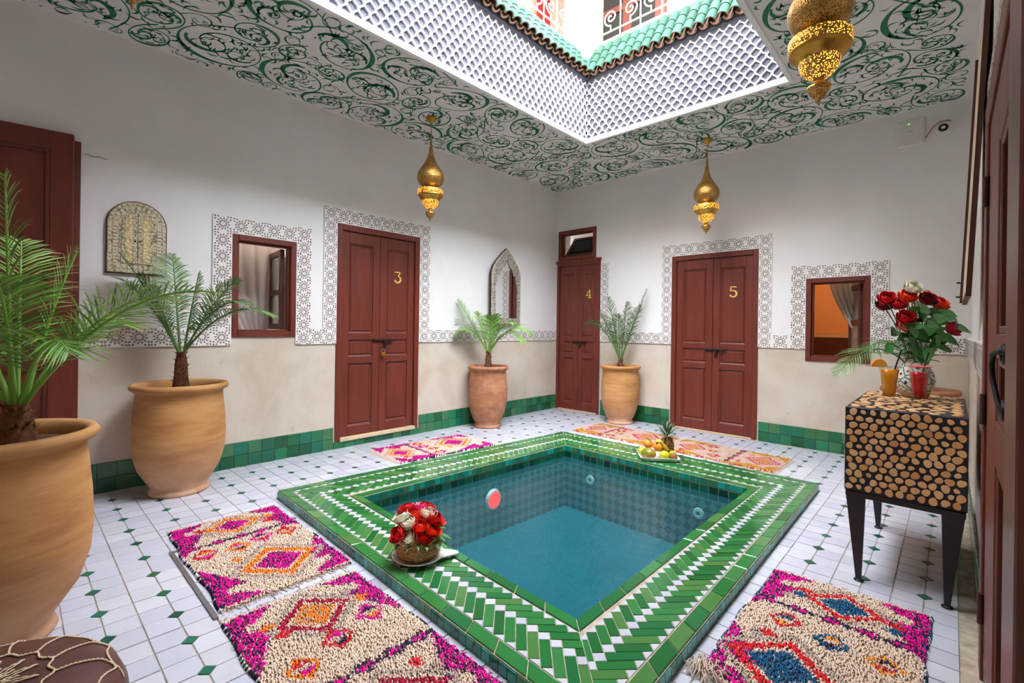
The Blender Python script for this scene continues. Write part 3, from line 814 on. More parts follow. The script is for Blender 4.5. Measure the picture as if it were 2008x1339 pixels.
# small mosaic squares on the outer and inner upright faces
def face_mosaic(poly, z0, z1, outward, name, w=.043, lim=300):
    items = []
    cx, cy_ = cen(poly)
    for i in range(4):
        A, B_ = poly[i], poly[(i+1) % 4]; L = math.dist(A, B_); ex = ((B_[0]-A[0])/L, (B_[1]-A[1])/L); nn = (-ex[1], ex[0])
        mid = lerp2(A, B_, .5)
        if ((mid[0]-cx)*nn[0]+(mid[1]-cy_)*nn[1] > 0) != outward: nn = (-nn[0], -nn[1])
        n = round(L/w); st = L/n
        for k in range(n):
            p = (A[0]+ex[0]*(k+.5)*st+nn[0]*.001, A[1]+ex[1]*(k+.5)*st+nn[1]*.001); items.append((p, ex, nn, st))
    return items
def put_mosaic(items, z0, z1, name, mat, lim):
    items.sort(key=lambda it: (0 if in_frame((*it[0], z0), 5) and (CAM.x-it[0][0])*it[2][0]+(CAM.y-it[0][1])*it[2][1] > 0 else 1, depth_of((*it[0], z0))))
    h = z1-z0; big = MB()
    mesh = MB().prism([(-.5+.04, .04*h), (.5-.04, .04*h), (.5-.04, .96*h), (-.5+.04, .96*h)], -.004, .003, fn=lambda x, y, z: (x, -z, y), chamfer=.0).mesh(name, M[mat])
    for idx, (p, ex, nn, st) in enumerate(items):
        if idx < lim: place(name, mesh, (*p, z0), pool, rot=(0, 0, math.atan2(nn[1], nn[0])+PI/2), scale=(st, 1, 1))
        else: big.add([(p[0]+ex[0]*s*st*.46+nn[0]*.003, p[1]+ex[1]*s*st*.46+nn[1]*.003, z) for s, z in ((-1,z0+.02*h),(1,z0+.02*h),(1,z1-.02*h),(-1,z1-.02*h))], [(0,1,2,3)])
    if big.f: big.obj(name+'s_beyond', M[mat], pool, kind='stuff')
put_mosaic(face_mosaic(PO, .005, PZ-.006, True, 'm'), .004, PZ-.006, 'curb_mosaic_tile', 'mosaic', 150)
put_mosaic(face_mosaic(PI_, .005, PZ-.006, False, 'm'), .002, PZ-.006, 'inner_mosaic_tile', 'mosaic', 110)
M['dark_mosaic'] = rndtile('dark_green_waterline_tile', [srgb(10,66,46), srgb(16,84,54), srgb(12,54,40), srgb(20,96,70)], .12)
put_mosaic(face_mosaic(PI_, -.1, -.004, False, 'm', .07), -.10, -.002, 'waterline_tile', 'dark_mosaic', 60)
# pool basin: chequered tile walls and floor
t = NT('chequered_pool_tile'); uv = t.n('ShaderNodeUVMap').outputs[0]
ck = t.n('ShaderNodeTexChecker'); t.t.links.new(uv, ck.inputs['Vector']); ck.inputs['Scale'].default_value = 1.0
ck.inputs['Color1'].default_value = srgb(24,58,54); ck.inputs['Color2'].default_value = srgb(120,128,128); t.base(ck.outputs[0]); t.pr(Roughness=.3); M['pool_check'] = t.m
t = NT('turquoise_pool_tile'); t.base(t.mix(t.noise(3, 2, t.pos()), srgb(38,116,128), srgb(56,136,146))); t.pr(Roughness=.4); M['pool_floor'] = t.m
b = MB()
for i in range(4):
    j = (i+1) % 4; b.add([(*PI_[i],PBOT), (*PI_[j],PBOT), (*PI_[j],-.1), (*PI_[i],-.1)], [(3,2,1,0)])
b.add([(*p, PBOT) for p in PI_], [(0,1,2,3)], 1)
o = b.obj('basin', [M['pool_check'], M['pool_floor']], pool)
uvl = o.data.uv_layers.new(name='UVMap'); 
for poly in o.data.polygons:
    for li in poly.loop_indices:
        v = o.data.vertices[o.data.loops[li].vertex_index].co + WL[pool.name]
        if abs(poly.normal.z) > .5: uvl.data[li].uv = (v.x*10, v.y*10)
        else:
            s = v.x if abs(poly.normal.y) > .5 else v.y; uvl.data[li].uv = ((s+v.z)*13, (s-v.z)*13)
# underwater lamp: round fitting with a red lens, and two inlet jets
M['red_lamp'] = NT('lit_red_pool_lamp').pr(Emission_Strength=2.6).m; q_ = M['red_lamp'].node_tree.nodes['Principled BSDF']; q_.inputs['Emission Color'].default_value = srgb(255,40,28); q_.inputs['Base Color'].default_value = srgb(230,40,30)
lw_x = PI_[0][0] + .47*(PI_[1][0]-PI_[0][0])
t_ = .55; px_, py_ = PI_[0][0]+(PI_[1][0]-PI_[0][0])*t_, PI_[0][1]+(PI_[1][1]-PI_[0][1])*t_
lamp = empty('pool_lamp', (px_+.02, py_, -.235), 'round underwater pool lamp glowing red on the basin wall', 'lamp')
def disc_x(x, y, z, r, d):
    b = MB(); n = 20
    vs = [(x+.001, y+r*math.cos(2*PI*i/n), z+r*math.sin(2*PI*i/n)) for i in range(n)] + [(x+d, y+r*.85*math.cos(2*PI*i/n), z+r*.85*math.sin(2*PI*i/n)) for i in range(n)]
    b.add(vs, [(i, (i+1)%n, n+(i+1)%n, n+i) for i in range(n)] + [tuple(range(n, 2*n))]); return b
disc_x(px_+.008, py_, -.235, .085, .02).obj('lamp_ring', M['white_paint'], lamp)
disc_x(px_+.028, py_, -.235, .068, .012).obj('lens', M['red_lamp'], lamp)
# water surface
t = NT('pool_water'); nt = t.t; nt.nodes.remove(t.p)
fres = t.n('ShaderNodeFresnel'); fres.inputs['IOR'].default_value = 1.33
gl = t.n('ShaderNodeBsdfGlossy'); gl.inputs['Roughness'].default_value = .03
tr = t.n('ShaderNodeBsdfTransparent'); tr.inputs['Color'].default_value = (.80, .95, .95, 1)
df = t.n('ShaderNodeBsdfDiffuse'); df.inputs['Color'].default_value = srgb(50, 118, 126)
mx0 = t.n('ShaderNodeMixShader'); mx0.inputs[0].default_value = .22; nt.links.new(tr.outputs[0], mx0.inputs[1]); nt.links.new(df.outputs[0], mx0.inputs[2])
mx = t.n('ShaderNodeMixShader'); nt.links.new(fres.outputs[0], mx.inputs[0]); nt.links.new(mx0.outputs[0], mx.inputs[1]); nt.links.new(gl.outputs[0], mx.inputs[2])
bm = t.n('ShaderNodeBump'); bm.inputs['Strength'].default_value = .45; bm.inputs['Distance'].default_value = .02
nz = t.noise(13, 3, t.mapping(t.pos(), (1, 1, 1))); nt.links.new(nz, bm.inputs['Height'])
for nd in (fres, gl): nt.links.new(bm.outputs[0], nd.inputs['Normal'])
nt.links.new(mx.outputs[0], t.out.inputs[0]); M['water'] = t.m
va = t.n('ShaderNodeVolumeAbsorption'); va.inputs['Color'].default_value = (.12, .66, .74, 1); va.inputs['Density'].default_value = .9
nt.links.new(va.outputs[0], t.out.inputs['Volume'])
b = MB(); g_ = 1.02; q = [(2.3+(p[0]-2.3)*g_, -2.83+(p[1]+2.83)*g_) for p in PI_]
b.add([(*p, WZ) for p in q] + [(*p, PBOT-.03) for p in q], [(3,2,1,0), (4,5,6,7)] + [(i, (i+1)%4, 4+(i+1)%4, 4+i) for i in range(4)])
wo = b.obj('pool_water', M['water'], origin=(2.3, -2.8, WZ)); tag(wo, 'still turquoise water filling the tiled plunge pool', 'water', kind='stuff')
wo.data.validate(); bm_ = __import__('bmesh').new(); bm_.from_mesh(wo.data); __import__('bmesh').ops.recalc_face_normals(bm_, faces=bm_.faces); bm_.to_mesh(wo.data); bm_.free()
# white inlet fittings on the far basin wall
for k, (ix, iz) in enumerate(((1.80, -.21), (2.78, -.225))):
    yy = PI_[1][1]+(PI_[2][1]-PI_[1][1])*(ix-PI_[1][0])/(PI_[2][0]-PI_[1][0])
    e = empty('pool_inlet', (ix, yy-.012, iz), 'round white water inlet under the far pool edge, ' + ('nearer the corner jar' if k == 0 else 'nearer the log chest'), 'inlet')
    b = MB(); n = 18; vs = []
    for (r, d) in ((.042,.002), (.038,.014), (.020,.016), (.014,.01)): vs += [(ix+r*math.cos(2*PI*i/n), yy-d, iz+r*math.sin(2*PI*i/n)) for i in range(n)]
    b.add(vs, [(j*n+i, j*n+(i+1)%n, (j+1)*n+(i+1)%n, (j+1)*n+i) for j in range(3) for i in range(n)]); b.obj('flange', M['white_paint'], e)

# metal-framed inspection cover at the rug edge
e = empty('floor_hatch', (1.7, -4.79, 0), kind='structure')
MB().box(1.33, 2.09, -4.812, -4.796, -.01, .012).obj('steel_strip', M['steel'], e)
MB().box(1.33, 1.346, -4.796, -4.20, -.01, .010).obj('steel_strip', M['steel'], e)
# ================================================================== DOORS AND WINDOWS
def fbox(fn, a0, a1, d0, d1, c0, c1, b=.003):
    """chamfered box in wall coordinates (u, depth, z)"""
    mb = MB(); t_ = MB(); t_.bbox(a0, a1, d0, d1, c0, c1, b); mb.add([fn(*p) for p in t_.v], t_.f); return mb
def numeral(fn, ch, u, z, h, d, par):
    S = {'3': [[(-.30,.92),(.28,.92)], [(.28,.92),(.02,.58)], 'arc3'],
         '4': [[(.14,.98),(-.36,.30)], [(-.36,.30),(.38,.30)], [(.14,.98),(.14,.02)], [(-.06,.03),(.34,.03)]],
         '5': [[(-.22,.97),(.30,.93)], [(-.22,.97),(-.24,.55)], 'arc5']}[ch]
    mb = MB()
    def rib(pts, w0, w1):
        n = len(pts); L = []; R_ = []
        for i in range(n):
            a = pts[max(i-1,0)]; c = pts[min(i+1,n-1)]; dx, dy = c[0]-a[0], c[1]-a[1]; q = math.hypot(dx, dy) or 1
            w = (w0+(w1-w0)*math.sin(PI*i/(n-1)))/2; L.append((pts[i][0]-dy/q*w, pts[i][1]+dx/q*w)); R_.append((pts[i][0]+dy/q*w, pts[i][1]-dx/q*w))
        for i in range(n-1):
            Q = [L[i], R_[i], R_[i+1], L[i+1]]
            mb.add([fn(u+x*h, d, z+y*h) for x, y in Q] + [fn(u+x*h, d-.006, z+y*h) for x, y in Q], [(4,5,6,7),(0,1,5,4),(2,3,7,6),(1,2,6,5),(3,0,4,7)])
    def arc(cx, cy_, rx, ry, a0, a1, w0, w1, n=16): rib([(cx+rx*math.cos(a0+(a1-a0)*i/n), cy_+ry*math.sin(a0+(a1-a0)*i/n)) for i in range(n+1)], w0, w1)
    for s in S:
        if s == 'arc3': arc(-.03, .30, .32, .29, 1.35, -2.55, .08, .17); arc(-.25, .14, .06, .06, 0, 2*PI, .1, .1, 10)
        elif s == 'arc5': arc(-.02, .30, .31, .30, 2.2, -2.5, .07, .17); arc(-.24, .13, .06, .06, 0, 2*PI, .1, .1, 10)
        else:
            thin = ch == '4' and s[0][0] != s[1][0] and s[0] != S[3][0]
            rib([lerp2(s[0], s[1], i/4) for i in range(5)], .09 if ch != '4' else (.08 if thin else .15), .10 if ch != '4' else (.08 if thin else .15))
    o = mb.obj('number_plate_' + {'3':'three','4':'four','5':'five'}[ch], M['gold'], par); o['label'] = 'gold numeral %s' % ch
    return o
def panel_door(name, fn, u0, u1, z0, z1, ch=None, fw=.055, leaf_d=.02, rows=((.0,.345),(.38,.475),(.51,1.0)), mat='door', proud=.012, latch=True):
    e = empty(name, fn((u0+u1)/2, 0, z0), kind='structure'); m_ = M[mat]
    fbox(fn, u0, u0+fw, -proud, .10, z0, z1).obj('jamb', m_, e); fbox(fn, u1-fw, u1, -proud, .10, z0, z1).obj('jamb', m_, e)
    fbox(fn, u0+fw, u1-fw, -proud, .10, z1-fw, z1).obj('head', m_, e)
    a0, a1 = u0+fw+.002, u1-fw-.002; mid = (a0+a1)/2; zt = z1-fw-.003
    for s, (l0, l1) in enumerate(((a0, mid-.002), (mid+.002, a1))):
        d0, d1 = leaf_d-.012, leaf_d+.022; sw = .075
        lf = MB(); H = zt-z0
        for q in (fbox(fn, l0, l0+sw, d0, d1, z0+.005, zt), fbox(fn, l1-sw, l1, d0, d1, z0+.005, zt)): lf.add(q.v, q.f)
        b0 = z0+.12; b1 = zt-.11; hh = b1-b0
        edges = [(z0+.005, b0)]
        cells = [(b0+r[0]*hh, b0+r[1]*hh) for r in rows]
        for k in range(len(cells)-1): edges.append((cells[k][1], cells[k+1][0]))
        edges.append((b1, zt))
        for (c0, c1) in edges:
            q = fbox(fn, l0+sw, l1-sw, d0, d1, c0, c1); lf.add(q.v, q.f)
        leaf = lf.obj('leaf', m_, e)
        for (c0, c1) in cells:
            pb = MB(); x0, x1 = l0+sw, l1-sw; g = .016
            P0 = [(x0,c0),(x1,c0),(x1,c1),(x0,c1)]; P1 = [(x0+g,c0+g),(x1-g,c0+g),(x1-g,c1-g),(x0+g,c1-g)]; P2 = [(x0+g*1.7,c0+g*1.7),(x1-g*1.7,c0+g*1.7),(x1-g*1.7,c1-g*1.7),(x0+g*1.7,c1-g*1.7)]
            vs = [fn(p[0], d0+.012, p[1]) for p in P0] + [fn(p[0], d0+.022, p[1]) for p in P1] + [fn(p[0], d0+.013, p[1]) for p in P2]
            pb.add(vs, [(i,(i+1)%4,4+(i+1)%4,4+i) for i in range(4)] + [(4+i,4+(i+1)%4,8+(i+1)%4,8+i) for i in range(4)] + [(8,9,10,11)])
            pb.obj('panel', m_, leaf)
        hu = u0+fw-.004 if s == 0 else u1-fw+.004
        for zz in (z0+.22*H, z0+.55*H, z0+.84*H): MB().tube([fn(hu, d0-.008, zz-.045), fn(hu, d0-.008, zz+.045)], .0075, 8).obj('hinge', M['brown_iron'], leaf)
        if ch and s == 1: numeral(fn, ch, (l0+l1)/2+.005, z0+.775*H, .115, d0+.011, leaf)
    if latch:
        zz = z0+.462*(z1-z0); b = MB(); d = leaf_d-.026
        b.tube([fn(mid-.07, d, zz), fn(mid+.15, d, zz)], .010, 8)
        for q in (-.06, .03, .12): b.tube([fn(mid+q, d+.016, zz), fn(mid+q, d-.005, zz)], .014, 8)
        bolt = b.obj('bolt', M['iron'], e)
        pts = [fn(mid+.045, d-.004, zz), fn(mid+.05, d-.012, zz-.03), fn(mid+.045, d-.012, zz-.06), fn(mid+.04, d-.006, zz-.085)]
        MB().tube(pts, [.012,.013,.011,.007], 8).obj('hasp', M['iron'], bolt)
    return e
d3 = panel_door('door_1', lw, *D3, ch='3')
fbox(lw, D3[0]+.045, D3[1]-.045, -.03, .08, D3[2]-.004, D3[2]+.03).obj('sill', M['stone_sill'], d3)
# padlock under the latch of number 3
b = MB(); uu = (D3[0]+D3[1])/2+.03; zz = D3[2]+.355*2.02+.06
b2 = fbox(lw, uu-.022, uu+.022, -.028, -.006, zz, zz+.04, .005); pk = b2.obj('padlock', M['brass_plain'], d3); pk['label'] = 'small brass padlock'
MB().tube([lw(uu-.014, -.017, zz+.038), lw(uu-.014, -.017, zz+.06), lw(uu, -.017, zz+.074), lw(uu+.014, -.017, zz+.06), lw(uu+.014, -.017, zz+.038)], .004, 6).obj('shackle', M['steel'], pk)
d4 = panel_door('door_2', bw, *D4, ch='4', fw=.04)
fbox(bw, D4[0]-.008, D4[1]+.012, -.03, .05, D4[3]-.005, D4[3]+.035).obj('lintel', M['door'], d4)
fbox(bw, D4[0]+.03, D4[1]-.03, -.004, .1, -.002, .012).obj('sill', M['stone_sill'], d4)
d5 = panel_door('door_3', bw, *D5, ch='5')
fbox(bw, D5[0]+.045, D5[1]-.045, -.004, .1, -.002, .014).obj('sill', M['stone_sill'], d5)

# left double door standing ajar
dl = empty('door_4', (0, -5.5, 0), kind='structure')
fbox(lw, DL[1]-.045, DL[1]+.012, -.02, .12, 0, DL[3]).obj('jamb', M['door'], dl)
fbox(lw, DL[0]-.012, DL[0]+.045, -.02, .12, 0, DL[3]).obj('jamb', M['door'], dl)
fbox(lw, DL[0]+.045, DL[1]-.045, -.02, .12, DL[3]-.05, DL[3]).obj('head', M['door'], dl)
hang = math.radians(9)
def leaf_fn(u, d, z):   # u from the free edge back along the leaf
    return (.085 - math.sin(hang)*u - math.cos(hang)*d, -5.098 - math.cos(hang)*u + math.sin(hang)*d, z)
lf = MB(); Lw = .86
for q in (fbox(leaf_fn, 0, .105, 0, .045, .01, 2.33), fbox(leaf_fn, Lw-.105, Lw, 0, .045, .01, 2.33), fbox(leaf_fn, .105, Lw-.105, 0, .045, .01, .2), fbox(leaf_fn, .105, Lw-.105, 0, .045, 2.215, 2.33), fbox(leaf_fn, .105, Lw-.105, 0, .045, .86, .98), fbox(leaf_fn, .105, Lw-.105, 0, .045, 1.18, 1.3)): lf.add(q.v, q.f)
leaf = lf.obj('leaf', M['dark_door'] if 'dark_door' in M else M['door'], dl)
for (c0, c1) in ((.2, .86), (.98, 1.18), (1.3, 2.215)):
    fbox(leaf_fn, .105, Lw-.105, .018, .03, c0, c1, .002).obj('panel', M['door'], leaf)
    mb = MB()
    for q in (fbox(leaf_fn, .105, .128, .002, .02, c0, c1), fbox(leaf_fn, Lw-.128, Lw-.105, .002, .02, c0, c1), fbox(leaf_fn, .128, Lw-.128, .002, .02, c0, c0+.023), fbox(leaf_fn, .128, Lw-.128, .002, .02, c1-.023, c1)): mb.add(q.v, q.f)
    mb.obj('moulding', M['dark_wood'], leaf)
# dark room behind it
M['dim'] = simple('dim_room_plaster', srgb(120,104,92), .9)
def back_room(name, fn, u0, u1, z0, z1, depth, mats):
    b = MB(); P = lambda u, d, z: fn(u, d, z)
    b.add([P(u0,.281,z0), P(u1,.281,z0), P(u1,depth,z0), P(u0,depth,z0), P(u0,.281,z1), P(u1,.281,z1), P(u1,depth,z1), P(u0,depth,z1)], [(0,1,2,3)], 1)
    b.add(b.v[:8], [(4,7,6,5)], 0); b.add(b.v[:8], [(2,3,7,6)], 0); b.add(b.v[:8], [(0,3,7,4)], 0); b.add(b.v[:8], [(1,2,6,5)], 0)
    return b.obj(name, [M[q] for q in mats], kind='structure')
back_room('leak_block_three', lw, -3.34, -2.0, -.05, 2.6, 1.2, ('dim', 'dim')); back_room('leak_block_five', bw, 1.4, 2.71, -.05, 2.6, 1.2, ('dim', 'dim'))  # unseen boxes added behind the doors to block sky light at the gaps
back_room('wall_dark_room', lw, -6.35, -4.9, 0, 2.6, 1.6, ('dim', 'dim'))

# right-hand door seen along the wall
RDX = -.022   # the joinery stands proud of the wall
dr = empty('door_5', (XR, -3.7, 0), kind='structure')
m_ = M['door']
fbox(rw, -3.15, DR[1], RDX, .1, 0, DR[3]).obj('jamb', m_, dr); fbox(rw, DR[0], -4.155, RDX-.010, .1, 0, DR[3]).obj('jamb', M['dark_wood'], dr)
fbox(rw, -4.155, -3.15, RDX, .1, DR[3]-.09, DR[3]).obj('head', m_, dr)
dd = RDX+.008; l0, l1 = -4.15, -3.155; zt = DR[3]-.095; pa, pb = -4.075, -3.56
lf = MB()
for q in (fbox(rw, l0, pa, dd, dd+.04, .01, zt), fbox(rw, pb, l1, dd, dd+.04, .01, zt)): lf.add(q.v, q.f)
cells = ((.14,.80), (.92,1.085), (1.15, zt-.17))
for (c0, c1) in ((.01,.14), (.80,.92), (1.085,1.15), (zt-.17, zt)): q = fbox(rw, pa, pb, dd, dd+.04, c0, c1); lf.add(q.v, q.f)
leaf = lf.obj('leaf', m_, dr)
for (c0, c1) in cells:
    fbox(rw, pa, pb, dd+.016, dd+.032, c0, c1, .002).obj('panel', m_, leaf)
    mb = MB()
    for q in (fbox(rw, pb-.03, pb, dd+.004, dd+.018, c0, c1), fbox(rw, pa, pa+.03, dd+.004, dd+.018, c0, c1), fbox(rw, pa+.03, pb-.03, dd+.004, dd+.018, c0, c0+.02), fbox(rw, pa+.03, pb-.03, dd+.004, dd+.018, c1-.02, c1)): mb.add(q.v, q.f)
    mb.obj('moulding', M['dark_wood'], leaf)
for zz in (.24, .90, 1.62): MB().tube([rw(l1+.004, dd-.008, zz-.05), rw(l1+.004, dd-.008, zz+.05)], .009, 8).obj('hinge', M['brown_iron'], leaf)
hu = -4.10; d = dd
hd = MB().tube([rw(hu, d-.002, 1.118), rw(hu+.01, d-.018, 1.118), rw(hu+.06, d-.027, 1.112), rw(hu+.085, d-.028, 1.09), rw(hu+.075, d-.027, 1.06), rw(hu+.03, d-.022, 1.02), rw(hu+.005, d-.012, .995), rw(hu, d-.003, .975)], [.006,.0055,.005,.0045,.0045,.0045,.004,.004], 8).obj('pull_handle', M['iron'], leaf)
for (cu_, cz_, r__, nm) in ((hu+.02, 1.112, .022, 'knocker_ring'), (hu+.03, 1.005, .022, 'hasp_ring')):
    MB().tube([rw(cu_+r__*1.5*math.cos(a), d-.014, cz_+r__*.7*math.sin(a)) for a in [2*PI*i/18 for i in range(19)]], .0055, 6).obj(nm, M['iron'], hd)
fbox(rw, hu-.012, hu+.012, d-.008, d, .955, 1.03, .002).obj('back_plate', M['iron'], hd)
back_room('wall_side_room', lambda u, d, z: (XR+d, u, z), -4.6, -2.8, -.05, 2.4, 1.4, ('dim', 'dim'))

# windows with deep frames, an open casement and a curtain inside
def window(name, fn, u0, u1, z0, z1, fw=.045):
    e = empty(name, fn((u0+u1)/2, 0, z0), kind='structure'); m_ = M['door']
    for (a0,a1,c0,c1,nm) in ((u0,u0+fw,z0,z1,'jamb'), (u1-fw,u1,z0,z1,'jamb'), (u0+fw,u1-fw,z1-fw,z1,'head'), (u0+fw,u1-fw,z0,z0+fw,'sill')): fbox(fn, a0,a1,-.016,.09,c0,c1,.004).obj(nm, m_, e)
    g = fw+.014
    for (a0,a1,c0,c1) in ((u0+fw,u0+g,z0+fw,z1-fw), (u1-g,u1-fw,z0+fw,z1-fw), (u0+g,u1-g,z1-g,z1-fw), (u0+g,u1-g,z0+fw,z0+g)): fbox(fn, a0,a1,.02,.07,c0,c1,.002).obj('rebate', m_, e)
    return e
w1 = window('window_1', lw, *W1)
def casement(par, fn, hu, dirn, w, z0, z1, ang, d0):
    """sash hinged at hu, swung inward by ang; fn wall coords"""
    def f(a, t_, z): return fn(hu+dirn*(math.cos(ang)*a - math.sin(ang)*t_*0) + dirn*0, d0 + math.sin(ang)*a + math.cos(ang)*t_, z) if False else fn(hu+dirn*(math.cos(ang)*a+math.sin(ang)*t_), d0+math.sin(ang)*a-math.cos(ang)*t_, z)
    mb = MB(); s = .05
    zm = z0+.47*(z1-z0)
    for q in (fbox(f,0,s,0,.032,z0,z1), fbox(f,w-s,w,0,.032,z0,z1), fbox(f,s,w-s,0,.032,z0,z0+s), fbox(f,s,w-s,0,.032,z1-s,z1), fbox(f,s,w-s,0,.032,zm-.022,zm+.022)): mb.add(q.v, q.f)
    c = mb.obj('casement', M['inner_wood'], par)
    for (c0, c1) in ((z0+s, zm-.022), (zm+.022, z1-s)): fbox(f, s, w-s, .014, .018, c0, c1, .0).obj('pane', M['glass_pane'], c)
    return c
casement(w1, lw, W1[1]-.062, -1, .40, W1[2]+.06, W1[3]-.06, math.radians(97), .09)
w2 = window('window_2', bw, *W2)
casement(w2, bw, W2[1]-.062, -1, .42, W2[2]+.06, W2[3]-.06, math.radians(71), .09)
w3 = window('window_3', bw, *TR, fw=.05)
def tilt(a, d, z): return bw(a, d, z)
mb = MB(); zc = TR[2]+.07
def hop(a, t_, z):   # hopper sash leaning in
    q = z-zc; return bw(a, .05+q*.62+t_, zc+q*.80)
for q in (fbox(hop, TR[0]+.07, TR[0]+.11, 0, .03, zc, zc+.36), fbox(hop, TR[1]-.11, TR[1]-.07, 0, .03, zc, zc+.36), fbox(hop, TR[0]+.11, TR[1]-.11, 0, .03, zc, zc+.04), fbox(hop, TR[0]+.11, TR[1]-.11, 0, .03, zc+.32, zc+.36)): mb.add(q.v, q.f)
sash = mb.obj('hopper_sash', M['inner_wood'], w3); fbox(hop, TR[0]+.11, TR[1]-.11, .012, .017, zc+.04, zc+.32, 0).obj('pane', M['glass_dark'], sash)
# rooms behind the windows
M['orange_wall'] = simple('orange_painted_wall', srgb(226,176,112), .7, var=.05, scale=3)
M['brown_floor'] = simple('brown_wood_floor', srgb(96,54,30), .5)
M['grey_room'] = simple('greyish_plaster', srgb(196,190,184), .9)
back_room('wall_room_three', lw, -4.78, -3.36, 0, 2.7, 2.0, ('grey_room', 'brown_floor'))
back_room('wall_room_five', bw, 2.72, 4.2, 0, 2.6, 2.3, ('orange_wall', 'brown_floor'))
back_room('wall_room_four', bw, -.1, .9, 0, 2.8, 1.2, ('grey_room', 'brown_floor'))
MB().box(2.73, 4.19, 2.26, 2.295, .01, 1.07).obj('trim_10', M['inner_wood'], kind='structure')
MB().box(2.73, 4.19, 2.25, 2.295, 1.07, 1.13).obj('trim_11', M['stone_sill'], kind='structure')
for (nm, loc, en, col) in (('room_five_lamp', (3.3, 1.0, 2.3), 16, (1,.84,.62)), ('room_three_fill', (-1.0, -4.3, 2.4), 48, (1,.93,.85)), ('room_four_fill', (.4, .8, 2.5), .5, (1,.8,.6))):  # rooms three and four get added fill light; room five has an unseen lamp
    l = bpy.data.lights.new(nm, 'POINT'); l.energy = en; l.color = col; l.shadow_soft_size = .12; o = bpy.data.objects.new(nm, l); o.location = loc; COL.objects.link(o)
# curtains gathered to one side
M['curtain'] = simple('pale_grey_voile', srgb(198,188,184), .8)
M['stripe_curtain'] = simple('beige_striped_voile', srgb(206,194,182), .8)
def swag(name, fn, u_top0, u_top1, u_b0, u_b1, z0, z1, d, label, mat, side=1):
    b = MB(); nu, nz = 46, 22; vs = []; fs = []
    for k in range(nz+1):
        q = k/nz; e_ = q**1.7
        for i in range(nu+1):
            s = i/nu; u = (u_top0+(u_top1-u_top0)*s)*(1-e_) + (u_b0+(u_b1-u_b0)*s)*e_
            dd = d + .022*math.sin(s*8*2*PI)*(1-.35*q) + .012*math.sin(s*19+q*3)
            z = z1-(z1-z0)*q + .02*math.sin(s*PI)*q
            vs.append(fn(u, dd, z))
    for k in range(nz):
        for i in range(nu): a = k*(nu+1)+i; fs.append((a, a+1, a+nu+2, a+nu+1))
    b.add(vs, fs, 0, True); o = b.obj(name, M[mat], origin=fn((u_b0+u_b1)/2, d, z0))
    m2 = o.modifiers.new('thick', 'SOLIDIFY'); m2.thickness = .003
    return tag(o, label, 'curtain')
swag('curtain', lw, -4.50, -3.60, -3.96, -3.74, .98, 1.98, .52, 'pale grey curtain drawn aside inside the window beside the number three door', 'curtain')
swag('curtain', bw, 3.20, 3.62, 3.46, 3.56, 1.12, 1.80, .40, 'striped beige curtain drawn aside in the window onto the orange room', 'stripe_curtain')
